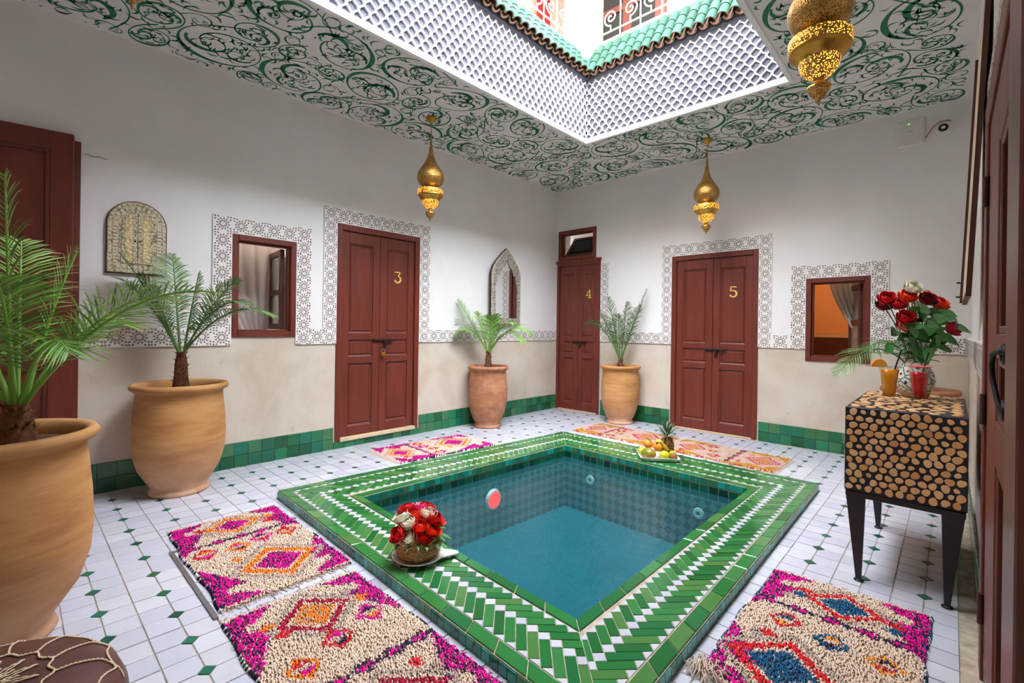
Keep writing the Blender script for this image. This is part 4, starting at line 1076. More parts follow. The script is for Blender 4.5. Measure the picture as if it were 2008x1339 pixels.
# ================================================================== RUGS
t = NT('wool_pile'); a = t.n('ShaderNodeVertexColor', layer_name='Col'); t.base(a.outputs[0]); t.pr(Roughness=.95)
t.p.inputs['Specular IOR Level'].default_value = .1; M['wool'] = t.m
M['wool_back'] = simple('wool_backing', srgb(206,184,164), .95, var=.15, scale=60)
def lin3(r, g, b): return np.array(srgb(r, g, b)[:3])
def rug(label, org, ud, vd, L, Wd, pal, cfg, seed, group='small Berber wool rugs around the pool'):
    rg = np.random.default_rng(seed); ud = Vector(ud).normalized(); vd = Vector(vd).normalized(); O = Vector((*org, .0045))
    c = O + ud*L/2 + vd*Wd/2; root = empty('wool_rug', (c.x, c.y, .0045), label, 'rug')
    W3 = lambda u, v, z: O + ud*u + vd*v + Vector((0, 0, z))
    nb = 40; b = MB(); edge = []
    wob = lambda q, ph: .006*math.sin(q*9+ph)+.004*math.sin(q*23+ph*2)
    for i in range(nb+1):
        q = i/nb; edge.append((W3(q*L, wob(q, seed), 0), W3(q*L, Wd+wob(q, seed+2), 0)))
    vs = []; fs = []
    for e0, e1 in edge:
        for z in (0, .008): vs += [e0+Vector((0,0,z)), e1+Vector((0,0,z))]
    for i in range(nb):
        a, d = i*4, (i+1)*4; fs += [(a+2, d+2, d+3, a+3), (a, d, d+2, a+2), (a+1, a+3, d+3, d+1)]
    fs += [(0, 2, 3, 1), (nb*4, nb*4+1, nb*4+3, nb*4+2)]
    b.add(vs, fs); b.obj('backing', M['wool_back'], root)
    # knots
    nu, nv = int(L/.0078), int(Wd/.0062)
    U, V = np.meshgrid((np.arange(nu)+.5)/nu, (np.arange(nv)+.5)/nv, indexing='ij'); U = U.ravel(); V = V.ravel()
    U = U + rg.normal(0, .25/nu, U.size); V = V + rg.normal(0, .25/nv, V.size)
    u = U + rg.normal(0, .004, U.size); v = V + rg.normal(0, .006, U.size)   # ragged motif borders
    col = np.tile(pal['cream'], (U.size, 1)) * (1 + rg.normal(0, .05, (U.size, 1)))
    R1 = rg.random(U.size)
    def paint(mask, c): col[mask] = c
    def speck(mask, c1, c2, p):
        m1 = mask & (R1 < p); m2 = mask & ~(R1 < p); col[m1] = c1; col[m2] = c2
    for (fu, fv) in ((0,0),(1,0),(0,1),(1,1)):
        a = u if fu == 0 else 1-u; d = v if fv == 0 else 1-v
        m1 = (a < .115) & (d < .34-2.0*a) & (a > .015); m2 = (a > .12) & (a < .40) & (d < .27-.92*(a-.13)); m3 = (d < .085) & (a < .2) & (a > .015)
        notch = (a > .095) & (a < .15) & (d > .09) & (d < .3)
        speck((m1 | m2 | m3) & ~notch, pal['corner'], pal['corner2'], .66)
    for (cu, cv, ru, rv) in cfg['dia']:
        m_ = np.abs(u-cu)/ru + np.abs(v-cv)/rv
        paint((m_ > .98) & (m_ < 1.16), pal['grey']); paint((m_ > .66) & (m_ < .88), pal['outline']); speck(m_ < .56, pal['core'], pal['core2'], .68)
    for us in cfg['stripe']:
        du = np.abs(u-us); fr = np.mod(v*5+.1, 1); dash = (fr > .3) & (fr < .78)
        paint(du < .010, pal['dark']); paint(dash & (du < .024), pal['dark']); paint(dash & (du < .011), pal['dash'])
    cyc = [pal['m1'], pal['m2'], pal['m3'], pal['dark']]
    for k, (cu, cv) in enumerate(cfg['mot']):
        m_ = np.abs(u-cu)/.068 + np.abs(v-cv)/.11
        paint(m_ < 1, cyc[k % 3]); inn = m_ < .68
        paint(inn & (u < cu-.012), cyc[(k+1) % 4]); paint(inn & (np.abs(u-cu) <= .012), pal['cream']*.9); paint(inn & (u > cu+.012), cyc[(k+2) % 4])
    for k, (cu, cv) in enumerate(cfg['mark']):
        paint((np.abs(u-cu)/.028 + np.abs(v-cv)/.06) < 1, [pal['m1'], pal['m2'], pal['grey']][k % 3])
    n = U.size
    keep = (U > 0.004) & (U < .996) & (V > .004) & (V < .996); U, V, col = U[keep], V[keep], col[keep]; n = U.size
    ang = rg.normal(0, .45, n); lg = rg.uniform(.012, .019, n); hz = rg.uniform(.006, .012, n); w = rg.uniform(.0022, .0032, n)
    uu = U*L; vv = V*Wd + .006*np.sin(U*9+seed)*(1-V)
    du, dv = np.cos(ang), np.sin(ang)
    base = np.array([*O]) + np.outer(uu, [*ud]) + np.outer(vv, [*vd])
    dirv = np.outer(du, [*ud]) + np.outer(dv, [*vd]); side = np.outer(-dv, [*ud]) + np.outer(du, [*vd])
    Z = np.array([0, 0, 1.])
    P = np.empty((n, 5, 3))
    P[:,0] = base - side*w[:,None] + Z*.006; P[:,1] = base + side*w[:,None] + Z*.006
    mid = base + dirv*(lg*.5)[:,None] + Z*(.008+hz)[:,None]
    P[:,2] = mid + side*(w*1.15)[:,None]; P[:,3] = mid - side*(w*1.15)[:,None]
    P[:,4] = base + dirv*lg[:,None] + Z*(.0085+hz*.35)[:,None]
    P = P.reshape(-1, 3) - np.array([*WL[root.name]])
    me = bpy.data.meshes.new('pile'); me.vertices.add(n*5); me.vertices.foreach_set('co', P.astype(np.float32).ravel())
    k5 = (np.arange(n)*5)[:,None]
    loops = np.concatenate([k5+np.array([[0,1,2,3]]), k5+np.array([[3,2,4]])], axis=1).ravel()
    me.loops.add(loops.size); me.loops.foreach_set('vertex_index', loops.astype(np.int32))
    starts = (np.arange(n)*7)[:,None] + np.array([[0, 4]]); me.polygons.add(n*2); me.polygons.foreach_set('loop_start', starts.ravel().astype(np.int32))
    me.update(calc_edges=True)
    at = me.color_attributes.new('Col', 'FLOAT_COLOR', 'POINT')
    C5 = np.repeat(np.concatenate([np.clip(col, 0, 1), np.ones((n, 1))], 1), 5, axis=0); at.data.foreach_set('color', C5.astype(np.float32).ravel())
    me.materials.append(M['wool']); me.validate()
    po = bpy.data.objects.new('pile', me); po.parent = root; COL.objects.link(po); po['kind'] = 'stuff'; WL[po.name] = WL[root.name]
    # fringes at both ends, whipped yarn along the sides
    fb = MB(); cols = []
    for end in (0, 1):
        for k in range(int(Wd/.007)):
            v0 = (k+.5)*.007; l = rg.uniform(.012, .035); s = -1 if end == 0 else 1; a = rg.normal(0, .5)
            p0 = W3(end*L, v0, .005); p1 = W3(end*L+s*l*.6, v0+a*l*.4, .006); p2 = W3(end*L+s*l, v0+a*l, .002)
            nb_ = len(fb.v); fb.tube([p0, p1, p2], [.0016, .0016, .0008], 4, caps=False)
    fb.obj('fringe', M['wool_back'], root, kind='stuff')
    sb = MB(); sc_ = []
    for sd in (0, 1):
        nk = int(L/.011)
        for k in range(nk):
            q = (k+.5)/nk; y0 = (wob(q, seed) if sd == 0 else Wd+wob(q, seed+2)); n0 = len(sb.v)
            sb.tube([W3(q*L, y0-.004, .001), W3(q*L+.004, y0, .0125), W3(q*L+.008, y0+.004, .001)], .0038, 5, caps=False)
            cc = pal['edge'][rg.integers(0, len(pal['edge']))]; sc_ += [(*cc, 1)]*(len(sb.v)-n0)
    sb.obj('selvedge', M['wool'], root, kind='stuff', cols=sc_)
    return root
pink, dark, orange, cream = lin3(226,16,142), lin3(50,42,66), lin3(236,124,34), lin3(216,191,168)
grey, red, teal, white = lin3(178,158,142), lin3(206,40,48), lin3(30,88,124), lin3(225,220,214)
palA = dict(cream=cream, corner=pink, corner2=dark, outline=orange, core=pink, core2=dark, grey=grey, dark=dark, dash=pink, m1=red, m2=orange, m3=pink, edge=[dark, dark, white])
palB = dict(palA, outline=lin3(168,24,56), core=orange, core2=grey, m1=orange, m2=red, m3=pink, edge=[lin3(60,64,56), white, dark])
palC = dict(palA, outline=lin3(214,36,44), core=teal, core2=lin3(40,70,100), m1=red, m2=teal, m3=lin3(236,150,60), dash=pink, edge=[teal, dark, white, lin3(40,120,140)])
mus = lin3(206,156,60); cr = lin3(196,40,70)
palD = dict(cream=lin3(212,184,166), corner=mus, corner2=lin3(186,130,40), outline=lin3(206,80,110), core=mus, core2=lin3(214,110,120), grey=lin3(226,178,160), dark=lin3(150,48,56), dash=cr, m1=cr, m2=mus, m3=lin3(206,40,50), edge=[mus, cr, lin3(234,206,188)])
palE = dict(palD, dark=lin3(96,70,70), outline=lin3(200,90,110))
cfgA = dict(dia=[(.15,.50,.135,.30),(.74,.56,.20,.36)], stripe=[.335], mot=[(.44,.14),(.46,.40),(.42,.62),(.43,.84)], mark=[(.12,.22),(.15,.84),(.2,.26),(.22,.80),(.60,.30),(.56,.84)])
cfgB = dict(dia=[(.20,.50,.16,.30),(.83,.50,.17,.34)], stripe=[.60], mot=[(.46,.22),(.40,.50),(.34,.80)], mark=[(.16,.20),(.24,.26),(.14,.80),(.22,.84),(.70,.74),(.76,.80),(.68,.2)])
cfgC = dict(dia=[(.18,.52,.14,.30),(.78,.36,.20,.36)], stripe=[.335], mot=[(.46,.26),(.50,.54),(.52,.82)], mark=[(.14,.26),(.19,.25),(.23,.18),(.20,.82),(.25,.83),(.62,.16),(.60,.22)])
rug('cream wool rug with an orange and pink diamond, next to the steel floor strip', (1.062,-4.772), (1,-.004,0), (.004,1,0), .995, .545, palA, cfgA, 1)
rug('cream wool rug with a red outlined orange diamond, in front of the flower basket', (2.135,-4.80), (1,-.01,0), (.01,1,0), 1.0, .535, palB, cfgB, 2)
rug('small pink and cream wool rug below the number three door', (.835,-3.15), (.10,1,0), (-1,.05,0), 1.0, .53, palA, cfgA, 3)
rug('mustard and red wool rug reaching toward the number four door', (1.075,-1.06), (1,-.04,0), (.02,1,0), 1.0, .53, palD, cfgA, 4)
rug('mustard and red wool rug ending short of the log chest', (2.125,-1.105), (1,-.055,0), (.02,1,0), 1.0, .53, palE, cfgB, 5)
rug('cream wool rug with a red and blue diamond, in front of the log chest', (3.55,-2.845), (-.01,-1,0), (1,.04,0), .93, .55, palC, cfgC, 6)
# loose tassel at the corner of the last rug
b = MB(); rt = random.Random(3)
for k in range(60):
    a = rt.uniform(0, 2*PI); l = rt.uniform(.02, .07); x, y = 3.56+rt.gauss(0,.02), -3.765+rt.gauss(0,.015)
    b.tube([(x, y, .012), (x+.5*l*math.cos(a), y+.5*l*math.sin(a), .03+rt.uniform(0,.02)), (x+l*math.cos(a), y+l*math.sin(a), .01)], .0025, 4, caps=False)
o = b.obj('rug_tassel', M['wool_back'], [q for q in bpy.data.objects if q.name.startswith('wool_rug')][-1], kind='stuff')

# ================================================================== PALMS IN TERRACOTTA JARS
t = NT('terracotta'); p = t.coord('Object'); n1 = t.noise(3.0, 5, t.mapping(p, (1,1,5))); n2 = t.noise(9, 6, p, .65); sep = t.n('ShaderNodeSeparateXYZ'); t.t.links.new(p, sep.inputs[0]); zz_ = sep.outputs[2]
c = t.ramp(n1, [(.3, srgb(166,110,62)), (.5, srgb(190,136,80)), (.72, srgb(204,154,100))])
low = t.math('MULTIPLY', t.math('SUBTRACT', .36, zz_, True), 3.2, True)
c = t.mix(t.math('MULTIPLY', low, t.ramp(n2, [(.35,(.2,.2,.2,1)), (.65,(1,1,1,1))])), c, srgb(206,164,136)); t.base(c); t.pr(Roughness=.8)
t.bump(t.noise(5, 3, t.mapping(p, (.6,.6,22))), .22, .006); M['terracotta'] = t.m
t = NT('reddish_terracotta'); p = t.coord('Object'); n1 = t.noise(3.0, 5, t.mapping(p, (1,1,6))); n2 = t.noise(10, 6, p, .65)
c = t.ramp(n1, [(.3, srgb(152,94,60)), (.7, srgb(184,126,86))]); c = t.mix(t.ramp(n2, [(.5,(0,0,0,1)), (.75,(.6,.6,.6,1))]), c, srgb(206,170,146)); t.base(c); t.pr(Roughness=.8)
t.bump(t.noise(5, 3, t.mapping(p, (.6,.6,22))), .22, .006); M['terracotta2'] = t.m
M['soil'] = simple('dry_brown_soil', srgb(92,58,40), .95, var=.3, scale=30, bump=.6)
t = NT('palm_leaf'); a = t.n('ShaderNodeVertexColor', layer_name='Col'); t.base(a.outputs[0]); t.pr(Roughness=.5); t.p.inputs['Transmission Weight'].default_value = 0.0; M['palm'] = t.m
M['fibre'] = simple('brown_palm_fibre', srgb(116,74,46), .95, var=.4, scale=40, bump=.8)
def palm_pot(label, x, y, h, rr, rb, mat='terracotta', soil=True):
    e = empty('terracotta_jar', (x, y, .004), label, 'pot')
    prof = [(0, 0), (rb*1.03, 0), (rb*1.08, .012), (rb*1.03, .03), (rb*.95, .04), (rb*1.12, .085), (rr*.84, .17), (rr*.94, .27), (rr*.965, .38), (rr*.95, .50), (rr*.91, h-.13), (rr*.89, h-.06), (rr*.92, h-.05), (rr*1.0, h-.035), (rr*1.02, h-.018), (rr*.985, h-.002), (rr*.93, h), (rr*.87, h-.012), (rr*.85, h-.04), (rr*.85, h-.14)]
    b = MB(); b.lathe(prof, 48, (x, y, .004)); b.obj('body', M[mat], e)
    MB().lathe([(0, .012), (rr*.3, .012), (rr*.7, .002), (rr*.86, -.004)], 32, (x, y, .004+h-.055)).obj('soil', M['soil'], e)
    return e
GREENS = [lin3(92,140,48), lin3(118,164,62), lin3(76,120,44), lin3(140,178,84)]
DARKG = [lin3(70,104,48), lin3(86,122,60), lin3(58,92,44), lin3(104,132,74)]
TAN = lin3(186,126,84)
def frond(root, p0, tip, arch, seed, llen=.22, pairs=34, lw_=.0046, greens=GREENS, brown=0.0, start=.2, droop=.3, lim=None):
    rg = random.Random(seed); p0 = Vector(p0); tip = Vector(tip); D = tip-p0; up = Vector((0,0,1)); L = D.length
    p1 = p0 + D*.5 + up*arch
    B = lambda q: p0*(1-q)**2 + p1*2*q*(1-q) + tip*q**2
    T = lambda q: ((p1-p0)*2*(1-q) + (tip-p1)*2*q).normalized()
    b = MB(); cols = []
    pts = [B(i/14) for i in range(15)]; n0 = len(b.v); b.tube(pts, [.0075*(1-.8*i/14)+.0012 for i in range(15)], 5); cols += [(*(greens[1]*1.05), 1)]*(len(b.v)-n0)
    hz = Vector((D.x, D.y, 0)); hz = hz.normalized() if hz.length > 1e-4 else Vector((1,0,0))
    roll = rg.uniform(-.35, .35)
    for i in range(pairs):
        q = start + (1-start)*(i+.5)/pairs; tq = T(q); sd = tq.cross(up)
        if sd.length < .2: sd = tq.cross(hz)
        sd.normalize(); nn = sd.cross(tq).normalized()
        sd2 = (sd*math.cos(roll)+nn*math.sin(roll)).normalized(); nn2 = sd2.cross(tq).normalized()
        prof = math.sin(PI*min(1, (q-start)/(1-start)*.86+.12))**.7
        for s in (-1, 1):
            l = llen*prof*rg.uniform(.82, 1.12); fw = .45+.75*q
            d = (sd2*s*1.0 + tq*fw + nn2*rg.uniform(.12,.4)).normalized(); o = B(q+rg.uniform(-.006,.006))
            g = greens[rg.randrange(len(greens))]*rg.uniform(.85, 1.15); w = lw_*rg.uniform(.85, 1.15)
            wd = d.cross(nn2).normalized()
            n0 = len(b.v); vs = []; cc = []
            br = rg.random() < brown
            for j, f in enumerate((0, .35, .7, 1)):
                pp = o + d*l*f - up*(droop*l*f**2*rg.uniform(.9,1.1)); ww = w*(.45, 1, .75, .06)[j]
                if lim: pp = lim(pp)
                vs += [pp-wd*ww, pp+wd*ww]; k = TAN if (br and j >= 3) else g*(1+.12*j)
                cc += [(*k, 1), (*k, 1)]
            b.add(vs, [(0,1,3,2),(2,3,5,4),(4,5,7,6)], 0, True); cols += cc
    return b.obj('frond', M['palm'], root, cols=cols)
def palm(label, x, y, zb, trunk, fronds, seed, scale=1.0, greens=GREENS, brown=0.0, llen=.22, trad=.038, pairs=34, lim=None, lw_=.0046):
    e = empty('potted_palm', (x, y, zb), label, 'palm')
    rg = random.Random(seed); b = MB(); n = 12
    prof = [(trad*1.15, 0), (trad*1.25, trunk*.12), (trad*1.0, trunk*.4), (trad*.92, trunk*.7), (trad*.6, trunk)]
    b.lathe(prof, 14, (x, y, zb), capt=True)
    for k in range(70):   # old leaf bases and fibres
        a = rg.uniform(0, 2*PI); q = rg.uniform(.02, .95); r = trad*(1.2-.5*q); z = zb+trunk*q; l = rg.uniform(.02, .05)
        p0 = Vector((x+r*.8*math.cos(a), y+r*.8*math.sin(a), z)); o = Vector((math.cos(a), math.sin(a), rg.uniform(.2, 1.6))).normalized()
        sd = Vector((-math.sin(a), math.cos(a), 0))*rg.uniform(.003, .009)
        b.add([p0-sd, p0+sd, p0+o*l*.6+sd*.7, p0+o*l, p0+o*l*.6-sd*.7], [(0,1,2,4),(4,2,3)])
    b.obj('trunk', M['fibre'], e)
    top = Vector((x, y, zb+trunk-.01))
    for i, (r_, u_, f_, ar) in enumerate(fronds):
        tip = top + (RIGHT*r_ + Vector((0,0,1))*u_ + FWD*f_)*scale
        if lim: tip = Vector(lim(tip))
        st = top + (RIGHT*r_ + FWD*f_).normalized()*trad*.35 if abs(r_)+abs(f_) > .02 else top
        frond(e, st, tip, ar*scale, seed*50+i, llen=llen*rg.uniform(.9,1.1), pairs=pairs, lw_=lw_, greens=greens, brown=brown, lim=lim)
    return e
JA, JB, JC, JD, JE = (1.67,-5.40), (.305,-4.56), (.262,-1.60), (1.20,-.262), (3.97,-.50)
palm_pot('large terracotta jar beside the brown leather pouffe', *JA, .745, .285, .165, 'terracotta')
palm_pot('ochre terracotta jar beneath the arched metal shutter mirror', *JB, .735, .277, .165)
palm_pot('weathered reddish terracotta jar under the pointed arch mirror', *JC, .70, .232, .145, 'terracotta2')
palm_pot('ochre terracotta jar between the number four and five doors', *JD, .70, .238, .15)
palm_pot('terracotta jar standing in the corner behind the log chest', *JE, .715, .24, .15, 'terracotta2')
inx = lambda m: (lambda p: Vector((max(p[0], m), min(p[1], -m), p[2])))
palm('tall palm with brown-tipped fronds in the jar beside the pouffe', JA[0]+.03, JA[1]+.06, .69, .16,
     [(.00,.82,-.05,.05), (.70,.42,.02,.26), (.40,.42,.15,.18), (-.35,.55,.0,.15), (-.15,.62,.15,.1), (.16,.44,-.22,.16), (-.45,.30,-.15,.2), (.28,.20,-.1,.25), (.10,.58,.12,.10), (-.25,.35,-.3,.2), (.17,.30,.25,.2), (-.06,.5,-.2,.12)], 3, greens=GREENS, brown=.55, llen=.24, trad=.05, pairs=30, lw_=.0034, lim=inx(.03))
palm('palm with arching fronds in the jar beneath the metal shutter mirror', JB[0], JB[1], .68, .27,
     [(-.42,.50,-.02,.16), (-.10,.68,.04,.06), (.34,.52,.06,.10), (.66,.26,-.03,.30), (.52,.34,-.10,.26), (-.20,.52,-.12,.12), (.08,.56,.05,.05), (-.30,.66,-.16,.10)], 5, greens=DARKG, brown=.05, llen=.20, trad=.040, pairs=38, lim=inx(.03))
palm('low spreading palm in the reddish jar under the pointed mirror', JC[0], JC[1], .645, .22,
     [(-.38,.60,-.02,.04), (-.40,.20,-.06,.30), (.10,.40,.10,.10), (.52,.20,-.02,.34), (.40,.12,-.14,.34), (.05,.42,-.20,.12), (-.15,.46,.04,.08), (.28,.34,-.2,.22)], 7, greens=GREENS, brown=.03, llen=.20, trad=.036, pairs=32, lim=inx(.03))
palm('upright palm in the jar between the number four and five doors', JD[0], JD[1], .645, .14,
     [(-.46,.42,-.04,.34), (-.16,.76,.0,.06), (.30,.86,-.05,.04), (.05,.70,-.10,.05), (-.28,.58,.02,.16), (.20,.66,-.14,.06), (-.05,.55,-.05,.04)], 9, greens=DARKG, brown=.02, llen=.19, trad=.030, pairs=32, lim=inx(.03))
limE = lambda p: Vector((min(max(p[0], .03), XR-.03), min(p[1], -.03), p[2]))
palm('palm partly hidden behind the painted vase on the log chest', JE[0], JE[1], .66, .15,
     [(-.72,.02,-.10,.42), (-.45,.22,-.06,.30), (.05,.46,-.06,.06), (.10,.34,-.14,.10), (-.02,.40,.05,.08)], 11, greens=DARKG, brown=.05, llen=.19, trad=.034, pairs=30, lim=limE)

# ================================================================== BRASS LANTERNS
def pierced(name, lit):
    t = NT(name); p = t.coord('Object'); v = t.n('ShaderNodeTexVoronoi'); v.inputs['Scale'].default_value = 150; t.t.links.new(p, v.inputs['Vector'])
    hole = t.math('LESS_THAN', v.outputs['Distance'], .30 if lit else .36)
    wv = t.noise(16, 3, p); brass = t.ramp(wv, [(.3, srgb(176,124,52)), (.7, srgb(222,176,96))])
    t.base(t.mix(hole, brass, srgb(255,190,90) if lit else srgb(84,54,24))); t.pr(Metallic=t.math('MULTIPLY', t.math('SUBTRACT', 1.0, hole), .85), Roughness=.32)
    if lit: t.pr(Emission_Color=srgb(255,176,60), Emission_Strength=t.math('MULTIPLY', hole, 6.0))
    t.bump(v.outputs['Distance'], .5, .004); return t.m
M['brass_dome'] = pierced('pierced_brass', False); M['brass_lit'] = pierced('lit_pierced_brass', True)
def lantern(label, x, y):
    e = empty('brass_lantern', (x, y, HC), label, 'lantern'); c = (x, y, HC)
    MB().lathe([(.0,-.0005), (.052,-.001), (.054,-.012), (.030,-.034), (.012,-.055), (.0,-.058)], 24, c).obj('ceiling_canopy', M['brass_plain'], e)
    b = MB()
    for k in range(6):
        z = HC-.058-k*.0125; ring = [(x+(.0055*math.cos(a) if k % 2 else 0), y+(0 if k % 2 else .0055*math.cos(a)), z-.009+.009*math.sin(a)) for a in [2*PI*i/10 for i in range(11)]]; b.tube(ring, .0016, 5, caps=False)
    b.obj('chain', M['brass_plain'], e)
    MB().lathe([(.004,-.126), (.008,-.20), (.014,-.27), (.024,-.34), (.040,-.39), (.064,-.435), (.092,-.475), (.114,-.512), (.124,-.545), (.123,-.575), (.112,-.605), (.092,-.628), (.066,-.645)], 40, c).obj('dome', M['brass_dome'], e)
    MB().lathe([(.066,-.643), (.058,-.652), (.060,-.662), (.100,-.668), (.116,-.672)], 40, c).obj('collar', M['brass_plain'], e)
    MB().lathe([(.116,-.672), (.119,-.676), (.119,-.716), (.116,-.720)], 40, c).obj('pierced_band', M['brass_lit'], e)
    MB().lathe([(.116,-.720), (.119,-.728), (.110,-.742), (.096,-.750), (.092,-.762), (.078,-.770)], 40, c).obj('drip_ring', M['brass_plain'], e)
    MB().lathe([(.078,-.770), (.077,-.785), (.071,-.806), (.056,-.828), (.036,-.842), (.022,-.848)], 36, c).obj('bowl', M['brass_lit'], e)
    MB().lathe([(.022,-.848), (.018,-.856), (.019,-.866), (.030,-.872), (.044,-.880), (.045,-.888)], 28, c).obj('neck', M['brass_plain'], e)
    MB().lathe([(.045,-.888), (.038,-.905), (.026,-.924), (.012,-.936), (.006,-.944), (.0045,-.954), (.001,-.966)], 28, c).obj('finial', M['brass_dome'], e)
    return e
lantern('pierced brass lantern hanging in front of the number three door wall', .602, -2.706)
lantern('pierced brass lantern hanging in front of the number five door', 2.321, -.545)
lantern('large glowing brass lantern hanging on the log chest side', 3.722, -2.99)
lantern('brass lantern hanging above the brown leather pouffe', 2.28, -5.11)
# ================================================================== WALL THINGS
def emboss(name, c1, c2, scale, metal=.6):
    t = NT(name); p = t.coord('Object'); v = t.n('ShaderNodeTexVoronoi'); v.inputs['Scale'].default_value = scale; t.t.links.new(p, v.inputs['Vector'])
    w = t.noise(scale*.8, 3, p); t.base(t.mix(t.ramp(v.outputs['Distance'], [(.35,(0,0,0,1)), (.8,(1,1,1,1))]), c1, c2)); t.pr(Metallic=metal, Roughness=.45)
    t.bump(t.math('ADD', v.outputs['Distance'], w), .6, .004); return t.m
M['silver_emboss'] = emboss('embossed_white_metal', srgb(206,194,164), srgb(130,114,84), 75, .15)
M['pale_brass'] = emboss('engraved_pale_brass', srgb(226,204,152), srgb(184,160,110), 60, .15)
M['inlay'] = emboss('metal_and_bone_inlay', srgb(206,198,186), srgb(66,56,54), 110, .1)
M['dark_frame'] = simple('black_stained_wood', srgb(38,34,34), .5)
def arch_pts(u0, u1, z0, zs, zt, n=20):
    """rounded arch outline, counter-clockwise in (u,z)"""
    c = (u0+u1)/2; r = (u1-u0)/2; h = zt-zs
    return [(u0,z0), (u1,z0)] + [(c+r*math.cos(PI*i/n), zs+h*math.sin(PI*i/n)) for i in range(n+1)]
# 1. shuttered arch mirror
e = empty('shutter_mirror', (0, -4.765, 1.475), 'arched embossed metal mirror with two closed shutters above a potted palm', 'mirror')
u0, u1, z0, zs, zt = -4.932, -4.598, 1.478, 1.815, 1.982
P = lambda u, d, z: lw(u, -d, z)
MB().prism(arch_pts(u0, u1, z0, zs, zt), .001, .022, fn=lambda x, y, z: P(x, z, y)).obj('wooden_back', M['inner_wood'], e)
MB().prism(arch_pts(u0+.006, u1-.006, z0+.006, zs, zt-.006), .022, .027, fn=lambda x, y, z: P(x, z, y), chamfer=.002).obj('metal_face', M['silver_emboss'], e)
b = MB(); c = (u0+u1)/2
def blocks(inset, n_arc, n_side, n_bot, w, l):
    r = (u1-u0)/2-inset; hh = zt-zs-inset; out = []
    for i in range(n_arc+1): a = PI*i/n_arc; out.append((c+r*math.cos(a), zs+hh*math.sin(a), a))
    for k in range(n_side):
        z = z0+inset+(zs-z0-inset)*(k+.4)/n_side; out.append((c-r, z, PI)); out.append((c+r, z, 0))
    for k in range(n_bot): out.append((u0+inset+(u1-u0-2*inset)*(k+.5)/n_bot, z0+inset, -PI/2))
    for (x, z, a) in out:
        ca, sa = math.cos(a), math.sin(a); Q = [(x+dx*ca-dy*sa, z+dx*sa+dy*ca) for dx, dy in ((-l/2,-w/2),(l/2,-w/2),(l/2,w/2),(-l/2,w/2))]
        b.prism(Q, .026, .031, fn=lambda x_, y_, z_: P(x_, z_, y_), chamfer=.0015)
blocks(.018, 15, 11, 10, .019, .017); blocks(.047, 12, 13, 8, .015, .026)
b.obj('embossed_blocks', simple('bright_stamped_metal', srgb(214,202,172), .45, .15, var=.25, scale=60), e, kind='stuff')
for s in (0, 1):
    a0, a1 = (c-.088, c-.0015) if s == 0 else (c+.0015, c+.088)
    zc = zs-.012; n = 10; r = .0865; pts = [(a0, z0+.07), (a1, z0+.07)]
    rng_ = [(c+r*math.cos(PI/2*i/n), zc+.10*math.sin(PI/2*i/n)) for i in range(n+1)]
    pts = [(c+.0015, z0+.07), (c+.088, z0+.07)] + rng_[:-1] + [(c+.0015, zc+.10)]
    if s == 0: pts = [(2*c-x, y) for x, y in pts][::-1]
    sh = MB().prism(pts, .026, .034, fn=lambda x, y, z: P(x, z, y), chamfer=.002).obj('shutter', M['silver_emboss'], e)
    sg = 1 if s else -1
    pts = [(c+.030, z0+.085), (c+.068, z0+.085), (c+.068, zc+.035), (c+.058, zc+.062), (c+.045, zc+.074), (c+.030, zc+.078)]
    if s == 0: pts = [(2*c-x, y) for x, y in pts][::-1]
    MB().prism(pts, .033, .0365, fn=lambda x, y, z: P(x, z, y), chamfer=.001).obj('brass_panel', M['pale_brass'], sh)
    MB().ball(P(c+sg*.013, .040, z0+.225), .0055, 10, 6).obj('knob', M['iron'], sh)
# 2. pointed arch mirror
e = empty('arch_mirror', (0, -1.10, 1.175), 'pointed arch mirror in a black and silver inlaid frame', 'mirror')
mu0, mu1, mz0, mz1, mzt = -1.395, -.81, 1.175, 1.80, 2.14; mc = (mu0+mu1)/2
def ogee(u0, u1, z0, zs, zt, n=24):
    hw = (u1-u0)/2; c = (u0+u1)/2; half = []
    for i in range(n+1):
        q = i/n; x = math.cos(q*PI/2)**.9 if q < .999 else 0; x = (1-q**1.7)*(1-.12*q*q); z = zs+(zt-zs)*q
        half.append((c+hw*x, z))
    return [(u0, z0), (u1, z0)] + [(u1, z0+(zs-z0)*k/6) for k in range(1, 6)] + half + [(2*c-x, z) for x, z in half[::-1][1:]] + [(u0, z0+(zs-z0)*k/6) for k in range(5, 0, -1)]
out = ogee(mu0, mu1, mz0, mz1, mzt)
inn = ogee(mu0+.075, mu1-.075, mz0+.085, mz1-.14, mzt-.14)
lob = []
for (x, z) in inn:    # lobed upper edge
    if z > mz1-.14: q = (x-mc)/(mu1-mu0-.15); z = z-.035*abs(math.sin(q*PI*5))
    lob.append((x, z))
PM = lambda u, d, z: lw(u, -d, z)
MB().prism(out, .001, .030, fn=lambda x, y, z: PM(x, z, y)).obj('wooden_back', M['dark_frame'], e)
gz_ = MB(); gz_.add([PM(x, .0315, z) for x, z in lob], [tuple(range(len(lob)))]); gz_.obj('mirror_glass', M['mirror'], e)
b = MB(); n = len(out); vs = [PM(x, .031, z) for x, z in out] + [PM(mc+(x-mc)*.96, .038, mz0+.01+(z-mz0)*.985) for x, z in out] + [PM(x, .038, z) for x, z in lob] + [PM(x, .031, z) for x, z in lob]
b.add(vs, [(i, (i+1)%n, n+(i+1)%n, n+i) for i in range(n)] + [(n+i, n+(i+1)%n, 2*n+(i+1)%n, 2*n+i) for i in range(n)] + [(2*n+i, 2*n+(i+1)%n, 3*n+(i+1)%n, 3*n+i) for i in range(n)])
b.obj('inlaid_frame', M['inlay'], e)
